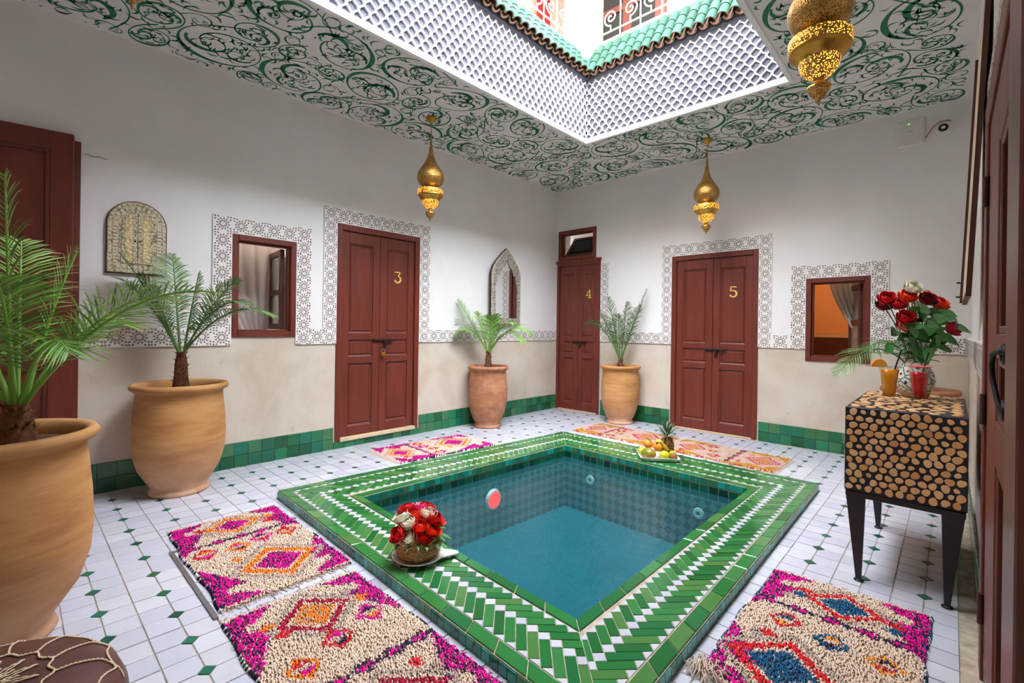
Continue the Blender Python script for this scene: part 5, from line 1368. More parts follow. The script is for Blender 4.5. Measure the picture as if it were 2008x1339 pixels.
b = MB(); b.tube([PM(mc+(x-mc)*.93, .038, mz0+.02+(z-mz0)*.97) for x, z in out + out[:1]], .004, 6); b.obj('bead', M['pale_brass'], e)
e.rotation_euler.z = math.radians(5); e.location.x = .026; e.location.y -= .0
# switches and sockets
M['plastic'] = simple('white_plastic', srgb(226,220,212), .4)
M['wire_grey'] = simple('grey_plastic', srgb(150,140,134), .5)
def wall_plate(name, fn, u, z, s, label, cat):
    e = empty(name, fn(u, 0, z-s/2), label, cat)
    fbox(fn, u-s/2, u+s/2, -.009, 0, z-s/2, z+s/2, .003).obj('plate', M['plastic'], e)
    ring = [fn(u+s*.29*math.cos(a), -.0095, z+s*.29*math.sin(a)) for a in [2*PI*i/20 for i in range(21)]]
    MB().tube(ring, .0025, 5, caps=False).obj('ring', M['wire_grey'], e)
wall_plate('wall_socket', lw, -4.957, 1.286, .085, 'white square wall socket below the shutter mirror', 'socket')
wall_plate('wall_socket', lw, -1.855, 1.207, .08, 'white square wall socket left of the pointed mirror', 'socket')
MB().tube([lw(-5.04+.0095*k, -.004, 2.24+.004*math.sin(k)) for k in range(13)], .0025, 5).obj('wire_end', M['wire_grey'], origin=(0,-4.9,2.24))
tag(bpy.data.objects['wire_end'], 'short bare wire end on the wall beside the tall door', 'wire')
# wireless access point, cable and dome camera
e = empty('access_point', (3.87, 0, 2.77), 'white square wireless access point with a green light high on the wall', 'router')
fbox(bw, 3.775, 3.968, -.030, -.001, 2.772, 3.0, .010).obj('housing', M['plastic'], e)
b = MB()
for s in (-1, 1):
    for s2 in (-1, 1): b.tube([(3.872+s*.025, -.031, 2.886+s2*.03), (3.872+s*.085, -.029, 2.886+s2*.1)], [.001, .006], 6)
b.obj('ridges', M['plastic'], e)
M['led'] = NT('green_led').pr(Emission_Strength=3.0).m; q_ = M['led'].node_tree.nodes['Principled BSDF']; q_.inputs['Emission Color'].default_value = srgb(60,230,90); q_.inputs['Base Color'].default_value = srgb(60,230,90)
MB().ball((3.86, -.031, 2.965), (.007,.003,.004), 10, 6).obj('status_light', M['led'], e)
MB().box(3.855, 3.885, -.0312, -.0305, 2.895, 2.900).obj('logo_mark', M['wire_grey'], e)
e = empty('dome_camera', (4.085, 0, 2.82), 'small round security camera with a black lens ring by the ceiling', 'camera')
def disc_y(x, z, prof, n=28):
    b = MB(); vs = []; k = len(prof)
    for (r, d) in prof: vs += [(x+r*math.cos(2*PI*i/n), -d, z+r*math.sin(2*PI*i/n)) for i in range(n)]
    b.add(vs, [(j*n+i, j*n+(i+1)%n, (j+1)*n+(i+1)%n, (j+1)*n+i) for j in range(k-1) for i in range(n)] + [tuple((k-1)*n+i for i in range(n))], 0, True); return b
disc_y(4.085, 2.872, [(.062,.001), (.060,.015), (.045,.030), (.030,.034)]).obj('dome', M['plastic'], e)
disc_y(4.082, 2.872, [(.032,.0335), (.030,.044), (.016,.046)]).obj('lens_ring', M['black_metal'], e)
disc_y(4.082, 2.872, [(.014,.0455), (.012,.048), (.006,.048)]).obj('lens', M['plastic'], e)
MB().tube([(3.968, -.02, 2.815), (3.99, -.035, 2.85), (4.02, -.045, 2.895), (4.06, -.042, 2.925), (4.10, -.03, 2.93), (4.125, -.012, 2.925)], .0035, 6).obj('cable', M['brown_cable'] if 'brown_cable' in M else simple('red_brown_cable', srgb(170,74,44), .5), e)
# framed panel leaning out from the right wall
e = empty('framed_picture', (XR-.05, -2.57, 1.30), 'tall beige canvas in a thin brown frame tilted from the side wall', 'picture')
def tiltp(u, d, z): return rw(u, -.052 + .045*(z-1.30)/1.18 - d, z)
M['canvas'] = simple('beige_canvas', srgb(222,204,176), .8, var=.06, scale=4)
mb = MB(); tt = MB(); tt.box(-2.90, -2.16, 0, .012, 1.31, 2.47); mb.add([tiltp(*p) for p in tt.v], tt.f); mb.obj('canvas', M['canvas'], e)
for (a0,a1,c0,c1) in ((-2.905,-2.90,1.30,2.48), (-2.16,-2.14,1.30,2.48), (-2.90,-2.16,1.29,1.31), (-2.90,-2.16,2.47,2.49)):
    mb = MB(); tt = MB(); tt.box(a0, a1, -.004, .022 if a1 > -2.15 else .0121, c0, c1); mb.add([tiltp(*p) for p in tt.v], tt.f); mb.obj('frame_bar', M['inner_wood'], e)
for zz in (1.33, 1.40):
    MB().tube([tiltp(-2.15, .024, zz), tiltp(-2.145, .034, zz), tiltp(-2.10, .01, zz)], .004, 6).obj('hook', M['iron'], e)

# ================================================================== LOG-SLICE CHEST
CX0, CX1, CY0, CY1, CZ0, CZ1 = 3.790, 4.205, -2.685, -1.86, .415, .803
ch = empty('log_slice_chest', ((CX0+CX1)/2, (CY0+CY1)/2, .004), 'black steel chest on tapered legs covered with round log slices', 'chest')
MB().bbox(CX0, CX1, CY0, CY1, CZ0, CZ1, .004).obj('cabinet_body', M['black_metal'], ch)
MB().bbox(CX0+.004, CX1-.004, CY0+.004, CY1-.004, CZ0-.028, CZ0, .003).obj('under_frame', M['black_metal'], ch)
for sx in (0, 1):
    for sy in (0, 1):
        x = CX0+.02 if sx == 0 else CX1-.02; y = CY0+.012 if sy == 0 else CY1-.012; s = 1 if sx == 0 else -1
        b = MB(); w1, w0, th = .075, .016, .022; zt = CZ0-.004
        xin = x+s*(w1-.015) ; xo = x-s*.015; fx = x+s*.038
        P1 = [(xo, zt), (xin, zt), (fx+s*w0*.6, .006), (fx-s*w0*.6, .006)]
        if s < 0: P1 = P1[::-1]
        b.prism(P1, y-th/2, y+th/2, fn=lambda a, c, d: (a, d, c), cap0=True); lg = b.obj('leg', M['black_metal'], ch)
        MB().lathe([(.0,.002), (.019,.002), (.019,.008), (.008,.011), (0,.011)], 16, (fx, y, .003)).obj('foot', M['black_metal'], lg)
t = NT('log_slice_wood'); p = t.coord('Object'); v = t.n('ShaderNodeTexWave', wave_type='RINGS', rings_direction='SPHERICAL'); v.inputs['Scale'].default_value = 75; v.inputs['Distortion'].default_value = 1.2; t.t.links.new(p, v.inputs['Vector'])
r_ = t.rnd(); c1 = t.ramp(r_, [(0, srgb(228,176,118)), (.3, srgb(238,196,140)), (.6, srgb(212,154,92)), (.85, srgb(232,184,124)), (1, srgb(204,142,84))])
t.base(t.mix(t.math('MULTIPLY', v.outputs['Color'], .35), c1, srgb(150,92,44))); t.pr(Roughness=.55); M['log'] = t.m
rl = random.Random(21)
lmeshes = []
for k in range(7):
    n = 14; ph = rl.uniform(0, 6); P = []
    for i in range(n): a = 2*PI*i/n; r = 1+.10*math.sin(2*a+ph)+.06*math.sin(3*a+ph*2)+rl.uniform(-.02,.02); P.append((r*math.cos(a), r*math.sin(a)))
    lmeshes.append([(p[0]/50, p[1]/50) for p in P])
log_me = [MB().prism(P, 0, .003, chamfer=.0012).mesh('log_slice', M['log']) for P in lmeshes]   # radius .02, facing +z
def pack(w, h, n_try, rmin, rmax, seed, gap=.0045):
    rr = random.Random(seed); out = []
    for rad_lo, rad_hi, tries in ((rmax*.86, rmax, n_try), (rmin*1.25, rmax*.8, n_try), (rmin*.8, rmin*1.1, n_try)):
        for _ in range(tries):
            r = rr.uniform(rad_lo, rad_hi); x, y = rr.uniform(r+.006, w-r-.006), rr.uniform(r+.006, h-r-.006)
            if all((x-a)**2+(y-c)**2 > (r+q+gap)**2 for a, c, q in out): out.append((x, y, r))
    return out
def hexpack(w, h, nx, ny, r0, seed):
    rr = random.Random(seed); out = []; sx, sy = (w-.012)/nx, (h-.012)/ny
    for j in range(ny):
        for i in range(nx):
            x = .006+(i+.5+(.22 if j % 2 else -.22))*sx; y = .006+(j+.5)*sy; r = r0*(rr.uniform(.62,.78) if rr.random() < .16 else rr.uniform(.86,1.08))
            out.append((min(max(x+rr.uniform(-.0022,.0022), r+.004), w-r-.004), min(max(y+rr.uniform(-.002,.002), r+.004), h-r-.004), r))
    return out
for (x, z, r) in hexpack(CX1-CX0, CZ1-CZ0, 11, 12, .0152, 4):
    place('log_slice', rl.choice(log_me), (CX0+x, CY0+.0005, CZ0+z), ch, rot=(PI/2, rl.uniform(0, 6.28), 0), scale=(r/.020, r/.020, 1))
tp = pack(CX1-CX0, CY1-CY0, 2600, .015, .022, 6)
tp.sort(key=lambda q: q[1])
for (x, y, r) in tp[:150]: place('log_slice', rl.choice(log_me), (CX0+x, CY0+y, CZ1-.0005), ch, rot=(0, 0, rl.uniform(0, 6.28)), scale=(r/.0215, r/.0215, 1))
b = MB()
for (x, y, r) in tp[150:]: b.prism([(CX0+x+p[0]*r/.0215, CY0+y+p[1]*r/.0215) for p in rl.choice(lmeshes)], CZ1-.0005, CZ1+.0025)
for (y, z, r) in pack(CY1-CY0, CZ1-CZ0, 2600, .013, .0205, 8):
    b.prism([(CY0+y+p[0]*r/.0215, CZ0+z+p[1]*r/.0215) for p in rl.choice(lmeshes)], .0005, -.0025, fn=lambda a, c, d: (CX0+d, a, c))
b.obj('log_slices_beyond', M['log'], ch, kind='stuff')
TOPZ = CZ1+.0026

# ================================================================== ROSES
t = NT('rose_petal'); a = t.n('ShaderNodeVertexColor', layer_name='Col'); t.base(a.outputs[0]); t.pr(Roughness=.6); M['petal'] = t.m
M['stem'] = simple('rose_stem_green', srgb(86,120,58), .6)
M['rose_leaf'] = simple('rose_leaf_green', srgb(70,128,60), .45, var=.25, scale=25)
def bloom_mesh(r, col, seed):
    """overlapping petals wrapped round a ball, rims curling out"""
    rg = random.Random(seed); b = MB(); cols = []; col = np.array(col)
    layers = [(3, .30, 1.2, .05), (4, .48, 1.05, .12), (5, .68, .85, .22), (5, .86, .58, .30), (6, .98, .22, .38)]
    for li, (n, rad, top, curl) in enumerate(layers):
        for k in range(n):
            a0 = 2*PI*(k+.5*li+rg.uniform(-.12,.12))/n; wd = PI/n*1.28; rk = r*rad*(1+.13*((k*2) % n)/n); tp = top+rg.uniform(-.08,.08); vs = []
            for j in range(5):
                v = j/4; el = -1.1+(tp+1.1)*v
                for i in range(5):
                    s = (i-2)/2; a = a0+s*wd*(.5+.5*math.sin(PI*(.15+.7*v))); q = el-.20*s*s*v
                    rr = rk*(1+curl*max(0, v-.55)*2*(1-.3*abs(s)))
                    vs.append((rr*math.cos(q)*math.cos(a), rr*math.cos(q)*math.sin(a), rr*math.sin(q)*.95)); cols.append((*np.clip(col*(.60+.25*v+.35*v**4), 0, 1), 1))  # shade between petals put into the colour: darker bases, lighter rims
            b.add(vs, [(j*5+i, j*5+i+1, (j+1)*5+i+1, (j+1)*5+i) for j in range(4) for i in range(4)], 0, True)
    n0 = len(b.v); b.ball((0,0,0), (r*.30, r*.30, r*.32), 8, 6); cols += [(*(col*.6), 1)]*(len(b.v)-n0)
    return b.mesh('bloom', M['petal'], cols=cols)
RC = {'red': lin3(214,24,32), 'crimson': lin3(206,18,62), 'orange': lin3(244,72,36), 'white': lin3(246,242,220), 'salmon': lin3(240,134,110), 'pink': lin3(230,50,140), 'dark red': lin3(130,14,24)}
def leaf_patch(b, p, d, up, l, w):
    p = Vector(p); d = Vector(d).normalized(); s = d.cross(Vector(up)).normalized(); n = s.cross(d)
    rows = [(0,.06), (.25,.8), (.5,1), (.75,.72), (1,.04)]; vs = []
    for f, ww in rows:
        c = p+d*l*f - Vector((0,0,1))*l*.18*f*f; vs += [c-s*w*ww/2+n*w*.1*ww, c, c+s*w*ww/2+n*w*.1*ww]
    b.add(vs, [(i*3+k, i*3+k+1, i*3+k+4, i*3+k+3) for i in range(4) for k in range(2)], 0, True)
def rose(pos, r, colname, foot, seed, label, group, leaves=2, tiltdir=None, leaf_len=.05, stem=True):
    rg = random.Random(seed); pos = Vector(pos); foot = Vector(foot)
    e = empty('rose', foot, label, 'flower', group)
    ax = (pos-foot).normalized() if tiltdir is None else Vector(tiltdir).normalized()
    rot = Vector((0,0,1)).rotation_difference(ax).to_euler()
    place('bloom', bloom_mesh(r, RC[colname], seed), pos, e, rot=rot)
    mid = (pos+foot)/2 + Vector((0,0,.1*(pos-foot).length))
    if stem: MB().tube([foot, foot.lerp(mid, .6), mid.lerp(pos, .35), pos-ax*r*.3], [.0028,.0028,.0026,.003], 6).obj('stem', M['stem'], e)
    for k in range(leaves):
        q = rg.uniform(.35, .8); p = foot.lerp(mid, q*1.2) if q < .6 else mid.lerp(pos, (q-.55)*1.2); a = rg.uniform(0, 2*PI)
        b = MB(); leaf_patch(b, p, (math.cos(a), math.sin(a), rg.uniform(-.1,.5)), (0,0,1), leaf_len*rg.uniform(.8,1.25), leaf_len*rg.uniform(.5,.65)); b.obj('leaf', M['rose_leaf'], e)
    return e
# painted vase
VX, VY = 4.01, -2.06
t = NT('painted_glazed_pottery'); p = t.coord('Object'); v = t.n('ShaderNodeTexVoronoi', feature='DISTANCE_TO_EDGE'); v.inputs['Scale'].default_value = 24; t.t.links.new(p, v.inputs['Vector'])
v2 = t.n('ShaderNodeTexVoronoi'); v2.inputs['Scale'].default_value = 24; t.t.links.new(p, v2.inputs['Vector']); v3 = t.n('ShaderNodeTexVoronoi'); v3.inputs['Scale'].default_value = 44; t.t.links.new(p, v3.inputs['Vector'])
c = t.mix(t.ramp(v.outputs[0], [(.0,(1,1,1,1)), (.06,(0,0,0,1))], 'CONSTANT'), srgb(226,216,200), srgb(64,128,124))
hue = t.ramp(t.n('ShaderNodeSeparateColor', i_0=v2.outputs['Color']).outputs[0], [(0, srgb(44,42,110)), (.3, srgb(120,52,40)), (.6, srgb(52,110,110)), (.85, srgb(150,80,30))], 'CONSTANT')
c = t.mix(t.math('LESS_THAN', v2.outputs['Distance'], .22), c, hue); c = t.mix(t.math('MULTIPLY', t.math('LESS_THAN', v3.outputs['Distance'], .2), .55), c, srgb(60,50,44))
t.base(c); t.pr(Roughness=.18); M['vase'] = t.m
M['bare_clay'] = simple('bare_clay', srgb(176,128,86), .8)
vz = empty('flower_vase', (VX, VY, TOPZ), 'round-bellied vase painted teal, white and blue holding roses', 'vase')
MB().lathe([(0,.0), (.052,.0), (.056,.012), (.062,.03)], 32, (VX, VY, TOPZ)).obj('foot', M['bare_clay'], vz)
MB().lathe([(.062,.03), (.080,.065), (.0845,.095), (.078,.13), (.060,.165), (.044,.195), (.036,.225), (.037,.26), (.044,.29), (.052,.315), (.050,.318), (.040,.29), (.032,.24)], 40, (VX, VY, TOPZ)).obj('body', M['vase'], vz)
mouth = Vector((VX, VY, TOPZ+.29))
rv = [(-.205,.205,'red'), (-.115,.26,'white'), (-.135,.215,'orange'), (-.055,.225,'white'), (-.012,.215,'white'), (-.035,.20,'dark red'), (.06,.225,'salmon'), (.05,.18,'orange'), (.10,.05,'crimson'), (-.135,.105,'red'), (-.115,.065,'salmon'), (-.16,.175,'dark red'), (.01,.20,'white'), (-.10,.18,'red')]
for i, (dx, dz, cn) in enumerate(rv):
    pos = mouth + RIGHT*(dx+.03) + FWD*random.uniform(-.09, .05) + Vector((0,0,dz+.03))
    foot = Vector((VX+random.uniform(-.02,.02), VY+random.uniform(-.02,.02), TOPZ+.12))
    ax = (pos-mouth).normalized()*.7 + Vector((0,0,.2)) - FWD*.9
    lab = ['red rose reaching out of the painted vase on the window side', 'tallest cream white rose at the top of the vase bouquet', 'orange-red rose just below the tallest white rose in the vase', 'cream white rose in the middle of the vase bouquet', 'cream white rose in the middle of the vase bouquet', 'dark red rose between the white roses in the vase', 'salmon pink rose high in the vase on the side wall side', 'orange-red rose tucked under the high salmon rose in the vase', 'single crimson rose leaning low out of the painted vase', 'red rose low in the vase above the low salmon rose', 'salmon pink rose low in the vase over the orange juice glass', 'dark red rose behind the outermost red rose in the vase', 'cream white rose in the middle of the vase bouquet', 'red rose deep among the leaves of the vase bouquet'][i]
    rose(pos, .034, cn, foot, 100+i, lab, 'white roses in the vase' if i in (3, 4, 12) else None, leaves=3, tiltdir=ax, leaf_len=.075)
# drooping foliage over the vase mouth
e = empty('rose_foliage', mouth, 'dark green rose leaves spilling over the mouth of the painted vase', 'foliage')
rg = random.Random(4)
for k in range(52):
    a = rg.uniform(0, 2*PI); b = MB(); rr = rg.uniform(.02, .13); z = rg.uniform(-.03, .19)
    pos = mouth + Vector((math.cos(a)*rr, math.sin(a)*rr, z)) - FWD*.03
    sd_ = rg.uniform(-1, 1); leaf_patch(b, pos, RIGHT*sd_ - FWD*.35 + Vector((0,0,rg.uniform(-.8,.5))), -FWD + Vector((0,0,rg.uniform(.1,.9))) + RIGHT*rg.uniform(-.5,.5), rg.uniform(.06,.095), rg.uniform(.045,.062)); b.obj('leaf', M['rose_leaf'], e)

# ================================================================== DRINKS
t = NT('clear_glass'); t.t.nodes.remove(t.p); f_ = t.n('ShaderNodeLayerWeight'); f_.inputs[0].default_value = .28; g_ = t.n('ShaderNodeBsdfGlossy'); g_.inputs['Roughness'].default_value = .03
tr_ = t.n('ShaderNodeBsdfTransparent'); tr_.inputs[0].default_value = (.95,.96,.96,1); mx_ = t.n('ShaderNodeMixShader'); t.t.links.new(t.math('MULTIPLY', f_.outputs['Fresnel'], .22), mx_.inputs[0]); t.t.links.new(tr_.outputs[0], mx_.inputs[1]); t.t.links.new(g_.outputs[0], mx_.inputs[2]); t.t.links.new(mx_.outputs[0], t.out.inputs[0]); M['glass'] = t.m
M['orange_juice'] = simple('orange_juice', srgb(255,164,12), .25); M['red_juice'] = simple('red_syrup_drink', srgb(214,14,24), .12)
M['straw'] = simple('black_straw', srgb(20,18,20), .35); M['sugar'] = simple('pink_sugar_crust', srgb(232,110,110), .9, var=.2, scale=300)
M['orange_peel'] = simple('orange_peel', srgb(244,146,20), .45, bump=.3, var=.08, scale=200); M['orange_flesh'] = simple('orange_flesh', srgb(252,186,50), .35)
def drink(x, y, label, mat, fill, garnish):
    c = (x, y, TOPZ); e = empty('drinking_glass', c, label, 'glass')
    MB().lathe([(0,.0), (.036,.0), (.037,.004), (.022,.012), (.021,.018), (.0255,.024), (.029,.07), (.035,.125), (.043,.178), (.0418,.178), (.0338,.125), (.0278,.07), (.0243,.027), (0,.026)], 32, c).obj('glass_body', M['glass'], e)
    f = fill; rt_ = .0278+(.0418-.0278)*max(0, (f-.07)/.108)
    MB().lathe([(0,.0275), (.0240,.0275), (.0274,.07), (.0334,.125) if f > .125 else (.0300,.09), (rt_-.0006,f), (0,f)], 32, c).obj('drink', mat, e)
    return e, c
g1, c = drink(3.925, -2.365, 'tall glass of orange juice with an orange slice and black straw', M['orange_juice'], .160, 0)
MB().tube([Vector(c)+Vector((-.008,.0,.035)), Vector(c)+Vector((.026,.012,.185)), Vector(c)+Vector((.045,.02,.262))], .0034, 8).obj('straw', M['straw'], g1)
b = MB(); n = 16; ctr = Vector(c)+Vector((0,0,.172))-RIGHT*.052; nrm = FWD
P = [ctr + (RIGHT*math.cos(PI*i/n)+Vector((0,0,1))*math.sin(PI*i/n))*.036 for i in range(n+1)]
b.add([p-nrm*.004 for p in P]+[p+nrm*.004 for p in P], [tuple(range(n+1)), tuple(reversed(range(n+1, 2*n+2)))] + [(i, i+1, n+2+i, n+1+i) for i in range(n)] + [(0, n+1, 2*n+1, n)])
os_ = b.obj('orange_slice', M['orange_flesh'], g1)
MB().tube([p for p in P], .0048, 6).obj('peel', M['orange_peel'], os_)
g2, c = drink(4.035, -2.30, 'tall glass of red drink with a pink sugared rim and black straw', M['red_juice'], .150, 1)
MB().tube([Vector(c)+Vector((-.012,0,.03)), Vector(c)+Vector((.02,.012,.185)), Vector(c)+Vector((.034,.018,.25))], .0034, 8).obj('straw', M['straw'], g2)
ring = [(c[0]+.0425*math.cos(a), c[1]+.0425*math.sin(a), c[2]+.179) for a in [2*PI*i/28 for i in range(29)]]
MB().tube(ring, .0036, 6, caps=False).obj('sugared_rim', M['sugar'], g2)

# ================================================================== FRUIT DISH
FX, FY, FZ = 2.355, -1.62, PZ+.004
M['dish'] = simple('white_glazed_dish', srgb(236,234,230), .2)
fd = empty('fruit_dish', (FX, FY, FZ), 'white rectangular dish of fruit on the far pool border', 'dish')
a_ = math.radians(36)
def dl(x, y, z): return (FX+x*math.cos(a_)-y*math.sin(a_), FY+x*math.sin(a_)+y*math.cos(a_), FZ+z)
b = MB(); R0 = [(-.125,-.085),(.125,-.085),(.125,.085),(-.125,.085)]; R1 = [(p[0]*1.28, p[1]*1.32) for p in R0]
vs = [dl(*p, 0) for p in R0] + [dl(*p, .032) for p in R1] + [dl(p[0]*.96, p[1]*.95, .032) for p in R1] + [dl(p[0]*.97, p[1]*.96, .006) for p in R0]
b.add(vs, [(3,2,1,0)] + [(i,(i+1)%4,4+(i+1)%4,4+i) for i in range(4)] + [(4+i,4+(i+1)%4,8+(i+1)%4,8+i) for i in range(4)] + [(8+i,8+(i+1)%4,12+(i+1)%4,12+i) for i in range(4)] + [(12,13,14,15)])
b.obj('dish_body', M['dish'], fd)
t = NT('mango_skin'); p = t.coord('Object'); t.base(t.ramp(t.noise(9, 2, p), [(.35, srgb(110,128,30)), (.52, srgb(150,130,40)), (.68, srgb(176,70,40))])); t.pr(Roughness=.3); M['mango'] = t.m
M['lemon'] = simple('yellow_green_skin', srgb(206,200,32), .4, var=.12, scale=25, bump=.2); M['kiwi'] = simple('brown_kiwi_skin', srgb(140,96,44), .85, var=.2, scale=90, bump=.3)
M['fruit_leaf'] = simple('citrus_leaf', srgb(54,104,44), .4); M['banana'] = simple('ripe_banana_skin', srgb(240,190,76), .5, var=.12, scale=20)
def fruit(name, label, x, y, z, r, mat, group=None, rot=None, calyx=None):
    c = dl(x, y, z); e = empty(name, (c[0], c[1], c[2]-(r[2] if hasattr(r,'__len__') else r)), label, 'fruit', group)
    rz = math.cos(a_), math.sin(a_)
    fn = (lambda v: Vector((v.x*rz[0]-v.y*rz[1], v.x*rz[1]+v.y*rz[0], v.z))) if False else None
    MB().ball(c, r, 18, 12).obj('flesh', M[mat], e)
    top = (r[2] if hasattr(r,'__len__') else r)
    MB().tube([(c[0], c[1], c[2]+top*.97), (c[0]+.003, c[1], c[2]+top*1.14)], .003, 6).obj('stalk', M['stem'], e)
    if calyx:
        b = MB()
        for k in range(calyx): a = k*2.4; leaf_patch(b, (c[0], c[1], c[2]+top*.98), (math.cos(a), math.sin(a), .35), (0,0,1), .045, .02)
        b.obj('leaf', M['fruit_leaf'], e)
    return e
fruit('mango', 'green and red mango at the front of the fruit dish', -.085, -.045, .052, (.064,.05,.047), 'mango')
fruit('orange', 'orange resting on the mango in the dish', -.082, .012, .118, .036, 'orange_peel', 'oranges on the fruit dish', calyx=2)
fruit('orange', 'orange with a green leaf sprig beside the banana', -.004, -.012, .104, .037, 'orange_peel', 'oranges on the fruit dish', calyx=4)
fruit('lemon', 'yellow-green lemon at the front edge of the dish', .040, -.068, .047, .041, 'lemon')
fruit('lemon', 'yellow-green lemon half hidden behind the kiwi', .118, -.012, .044, .032, 'lemon')
fruit('lemon', 'yellow-green lemon half hidden behind the mango', -.125, .045, .046, .036, 'lemon')
fruit('kiwi', 'brown kiwi at the end of the fruit dish', .112, -.062, .040, (.034,.03,.033), 'kiwi')
for k in range(2):
    cB = Vector(dl(.062+.014*k, .005+.022*k, .048)); e = empty('banana', cB, ('ripe banana arched against the leafy orange in the dish', 'ripe banana lying against the pineapple in the dish')[k], 'fruit')
    pts = [Vector(dl(.085-.10*math.sin(q*1.9)*1.0+.012*k, .0+.022*k, .038+.108*math.sin(.35+q*1.75))) for q in [i/9 for i in range(10)]]
    MB().tube(pts, [.006,.014,.0175,.019,.0195,.019,.018,.016,.011,.005], 8).obj('peel', M['banana'], e)
px, py = dl(.085, .065, 0)[:2]
e = empty('pineapple', (px, py, FZ+.007), 'pineapple standing at the back of the fruit dish', 'fruit')
t = NT('pineapple_skin'); p = t.coord('Object'); v = t.n('ShaderNodeTexVoronoi'); v.inputs['Scale'].default_value = 55; t.t.links.new(p, v.inputs['Vector']); t.base(t.ramp(v.outputs['Distance'], [(.1, srgb(190,140,60)), (.55, srgb(104,66,32))])); t.pr(Roughness=.7); t.bump(v.outputs['Distance'], .8, .01); M['pine'] = t.m
b = MB(); b.lathe([(.0,0), (.035,.002), (.054,.03), (.060,.075), (.056,.12), (.042,.155), (.02,.168), (0,.17)], 24, (px, py, FZ+.007)); b.obj('fruit_body', M['pine'], e)
b = MB()
for k in range(34):
    a = k*2.4; lvl = k/34; el = .15+1.25*lvl; l = .085+.06*(1-abs(lvl-.5)); leaf_patch(b, (px+.012*math.cos(a), py+.012*math.sin(a), FZ+.168+.05*lvl), (math.cos(a)*math.cos(el), math.sin(a)*math.cos(el), math.sin(el)), (0,0,1) if el < 1.2 else (1,0,0), l, .020)
b.obj('crown', simple('pineapple_leaf', srgb(80,104,66), .5, var=.25, scale=30), e)

# ================================================================== BASKET OF ROSES
BX, BY = 2.325, -4.035; BZ = PZ+.004
pl = empty('saucer', (BX, BY, BZ), 'white scalloped saucer under the flower basket', 'plate')
MB().lathe([(0,.001), (.07,.0), (.105,.010), (.122,.020), (.121,.023), (.10,.014), (.07,.006), (0,.006)], 32, (BX, BY, BZ)).obj('dish_body', M['dish'], pl)
b = MB(); d = Vector((.65,.75,0)).normalized(); s = Vector((-d.y, d.x, 0))
c = Vector((BX, BY, BZ+.012)); P = [c+d*.10-s*.05, c+d*.10+s*.05, c+d*.185+s*.018, c+d*.19-s*.005]
b.add([p for p in P]+[p+Vector((0,0,.006)) for p in P], [(3,2,1,0),(4,5,6,7)]+[(i,(i+1)%4,4+(i+1)%4,4+i) for i in range(4)]); b.obj('pointed_lip', M['dish'], pl)
t = NT('woven_straw'); p = t.coord('Object'); w1_ = t.n('ShaderNodeTexWave', bands_direction='Z'); w1_.inputs['Scale'].default_value = 32; w1_.inputs['Distortion'].default_value = 3; w1_.inputs['Detail Scale'].default_value = 10; t.t.links.new(p, w1_.inputs['Vector'])
vv = t.n('ShaderNodeTexVoronoi'); vv.inputs['Scale'].default_value = 90; t.t.links.new(t.mapping(p, (1,1,1.3)), vv.inputs['Vector'])
t.base(t.ramp(vv.outputs['Distance'], [(.1, srgb(226,186,128)), (.6, srgb(160,114,64))])); t.pr(Roughness=.75); t.bump(t.math('SUBTRACT', 1.0, vv.outputs['Distance']), .9, .008); M['straw_weave'] = t.m
bk = empty('straw_basket', (BX, BY, BZ+.007), 'round woven straw basket full of roses at the pool edge', 'basket')
MB().lathe([(0,0), (.078,.002), (.102,.03), (.113,.065), (.109,.10), (.096,.128), (.092,.131), (.100,.10), (.0,.07)], 36, (BX, BY, BZ+.007)).obj('woven_body', M['straw_weave'], bk)
rb = [(-.075,.045,-.11,'red'), (-.03,.035,-.115,'white'), (.04,.04,-.105,'red'), (.075,.055,-.07,'orange'), (.02,.075,-.09,'orange'), (-.035,.09,-.08,'white'), (-.07,.105,-.04,'white'), (-.06,.125,.0,'red'), (.0,.125,.02,'pink'), (.0,.115,-.02,'orange'), (.045,.115,-.02,'white'), (.078,.095,-.03,'red'), (.085,.07,.02,'orange'), (.03,.12,.05,'red'), (-.03,.115,.06,'white')]
for i, (dx, dz, df, cn) in enumerate(rb):
    pos = Vector((BX, BY, BZ+.103+dz)) + RIGHT*dx + FWD*df*.8
    ax = (pos - Vector((BX, BY, BZ+.06))).normalized()
    lab = {'red':'red rose packed in the straw basket', 'white':'creamy white rose packed in the straw basket', 'orange':'bright orange rose packed in the straw basket', 'pink':'single magenta pink rose at the back of the straw basket'}[cn]
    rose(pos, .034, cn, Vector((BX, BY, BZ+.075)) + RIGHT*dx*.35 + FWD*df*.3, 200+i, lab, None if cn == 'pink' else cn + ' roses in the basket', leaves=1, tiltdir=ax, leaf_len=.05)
e = empty('basket_foliage', (BX, BY, BZ+.12), 'long green leaves hanging out around the basket of roses', 'foliage')
rg = random.Random(8)
for k in range(22):
    a = rg.uniform(0, 2*PI); b = MB(); leaf_patch(b, (BX+.075*math.cos(a), BY+.075*math.sin(a), BZ+.122), (math.cos(a), math.sin(a), rg.uniform(-.8,.25)), (0,0,1), rg.uniform(.06,.10), rg.uniform(.018,.028)); b.obj('leaf', M['rose_leaf'], e)

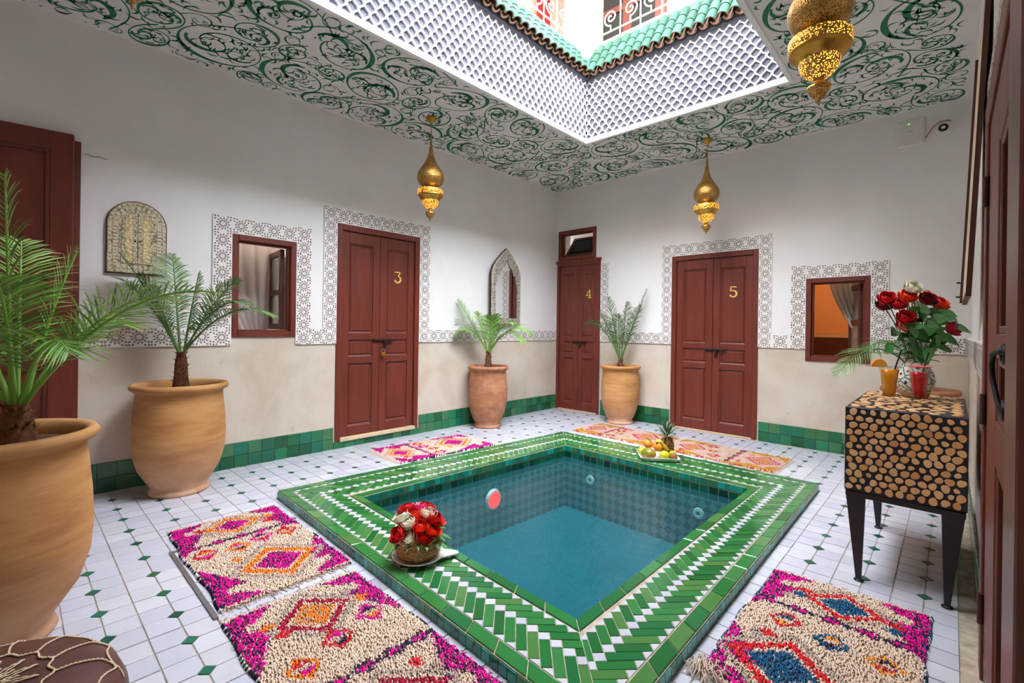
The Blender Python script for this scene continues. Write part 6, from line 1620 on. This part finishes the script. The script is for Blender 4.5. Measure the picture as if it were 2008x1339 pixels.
# ================================================================== LEATHER POUFFE
QX, QY, QR, QH = 2.545, -5.415, .285, .30
t = NT('brown_leather'); p = t.coord('Object'); nz = t.noise(6, 5, p); t.base(t.ramp(nz, [(.3, srgb(66,40,38)), (.7, srgb(98,62,56))])); t.pr(Roughness=.38); t.bump(t.noise(60, 3, p), .15, .003); M['leather'] = t.m
M['thread'] = simple('cream_stitching', srgb(206,182,150), .8)
pf = empty('leather_pouffe', (QX, QY, .004), 'round brown leather pouffe with cream stitching beside the large jar', 'pouffe')
prof = [(0,0), (QR*.82,0), (QR*.95,.03), (QR,.09), (QR*1.01,.15), (QR*.985,.21), (QR*.92,.255), (QR*.80,.282), (QR*.6,.295), (QR*.3,.301), (0,.302)]
MB().lathe(prof, 56, (QX, QY, .004)).obj('body', M['leather'], pf)
def pz(r):
    for (r1, z1), (r0, z0) in zip(prof[::-1][0:-1], prof[::-1][1:]):
        if r1 <= r <= r0: return z1+(z0-z1)*(r-r1)/(r0-r1)
    return .2
def on_top(r, a, lift=.0025): return (QX+r*math.cos(a), QY+r*math.sin(a), .004+pz(r)+lift)
b = MB(); NS = 14
def stitch(pts, rad=.0032):
    for p0, p1 in zip(pts[:-1], pts[1:]): 
        p0, p1 = Vector(p0), Vector(p1); b.tube([p0, (p0+p1)/2+Vector((0,0,.0015)), p1], [rad*.6, rad, rad*.6], 5, caps=False)
stitch([on_top(.135*(1+.05*math.cos(NS*2*PI*i/112)), 2*PI*i/112) for i in range(113)])
for k in range(NS):
    a = 2*PI*k/NS; stitch([on_top(.14+(QR*.955-.14)*i/16, a+.10*math.sin(PI*i/16)) for i in range(17)])
    a2 = 2*PI*(k+1)/NS; stitch([on_top(QR*.90-.018*math.sin(PI*i/10), a+(a2-a)*i/10) for i in range(11)])
for k in range(NS):   # embroidered star
    a = 2*PI*k/NS
    for s in (-1, 1): stitch([on_top(.02+.095*i/6, a+s*.16*(1-i/6)) for i in range(7)], .0024)
    stitch([on_top(.05+.03*i/3, a+PI/NS) for i in range(4)], .003)
b.obj('stitching', M['thread'], pf, kind='stuff')
MB().lathe([(0,.004), (.018,.003), (.02,0)], 16, (QX, QY, .004+.302)).obj('centre_button', M['leather'], pf)
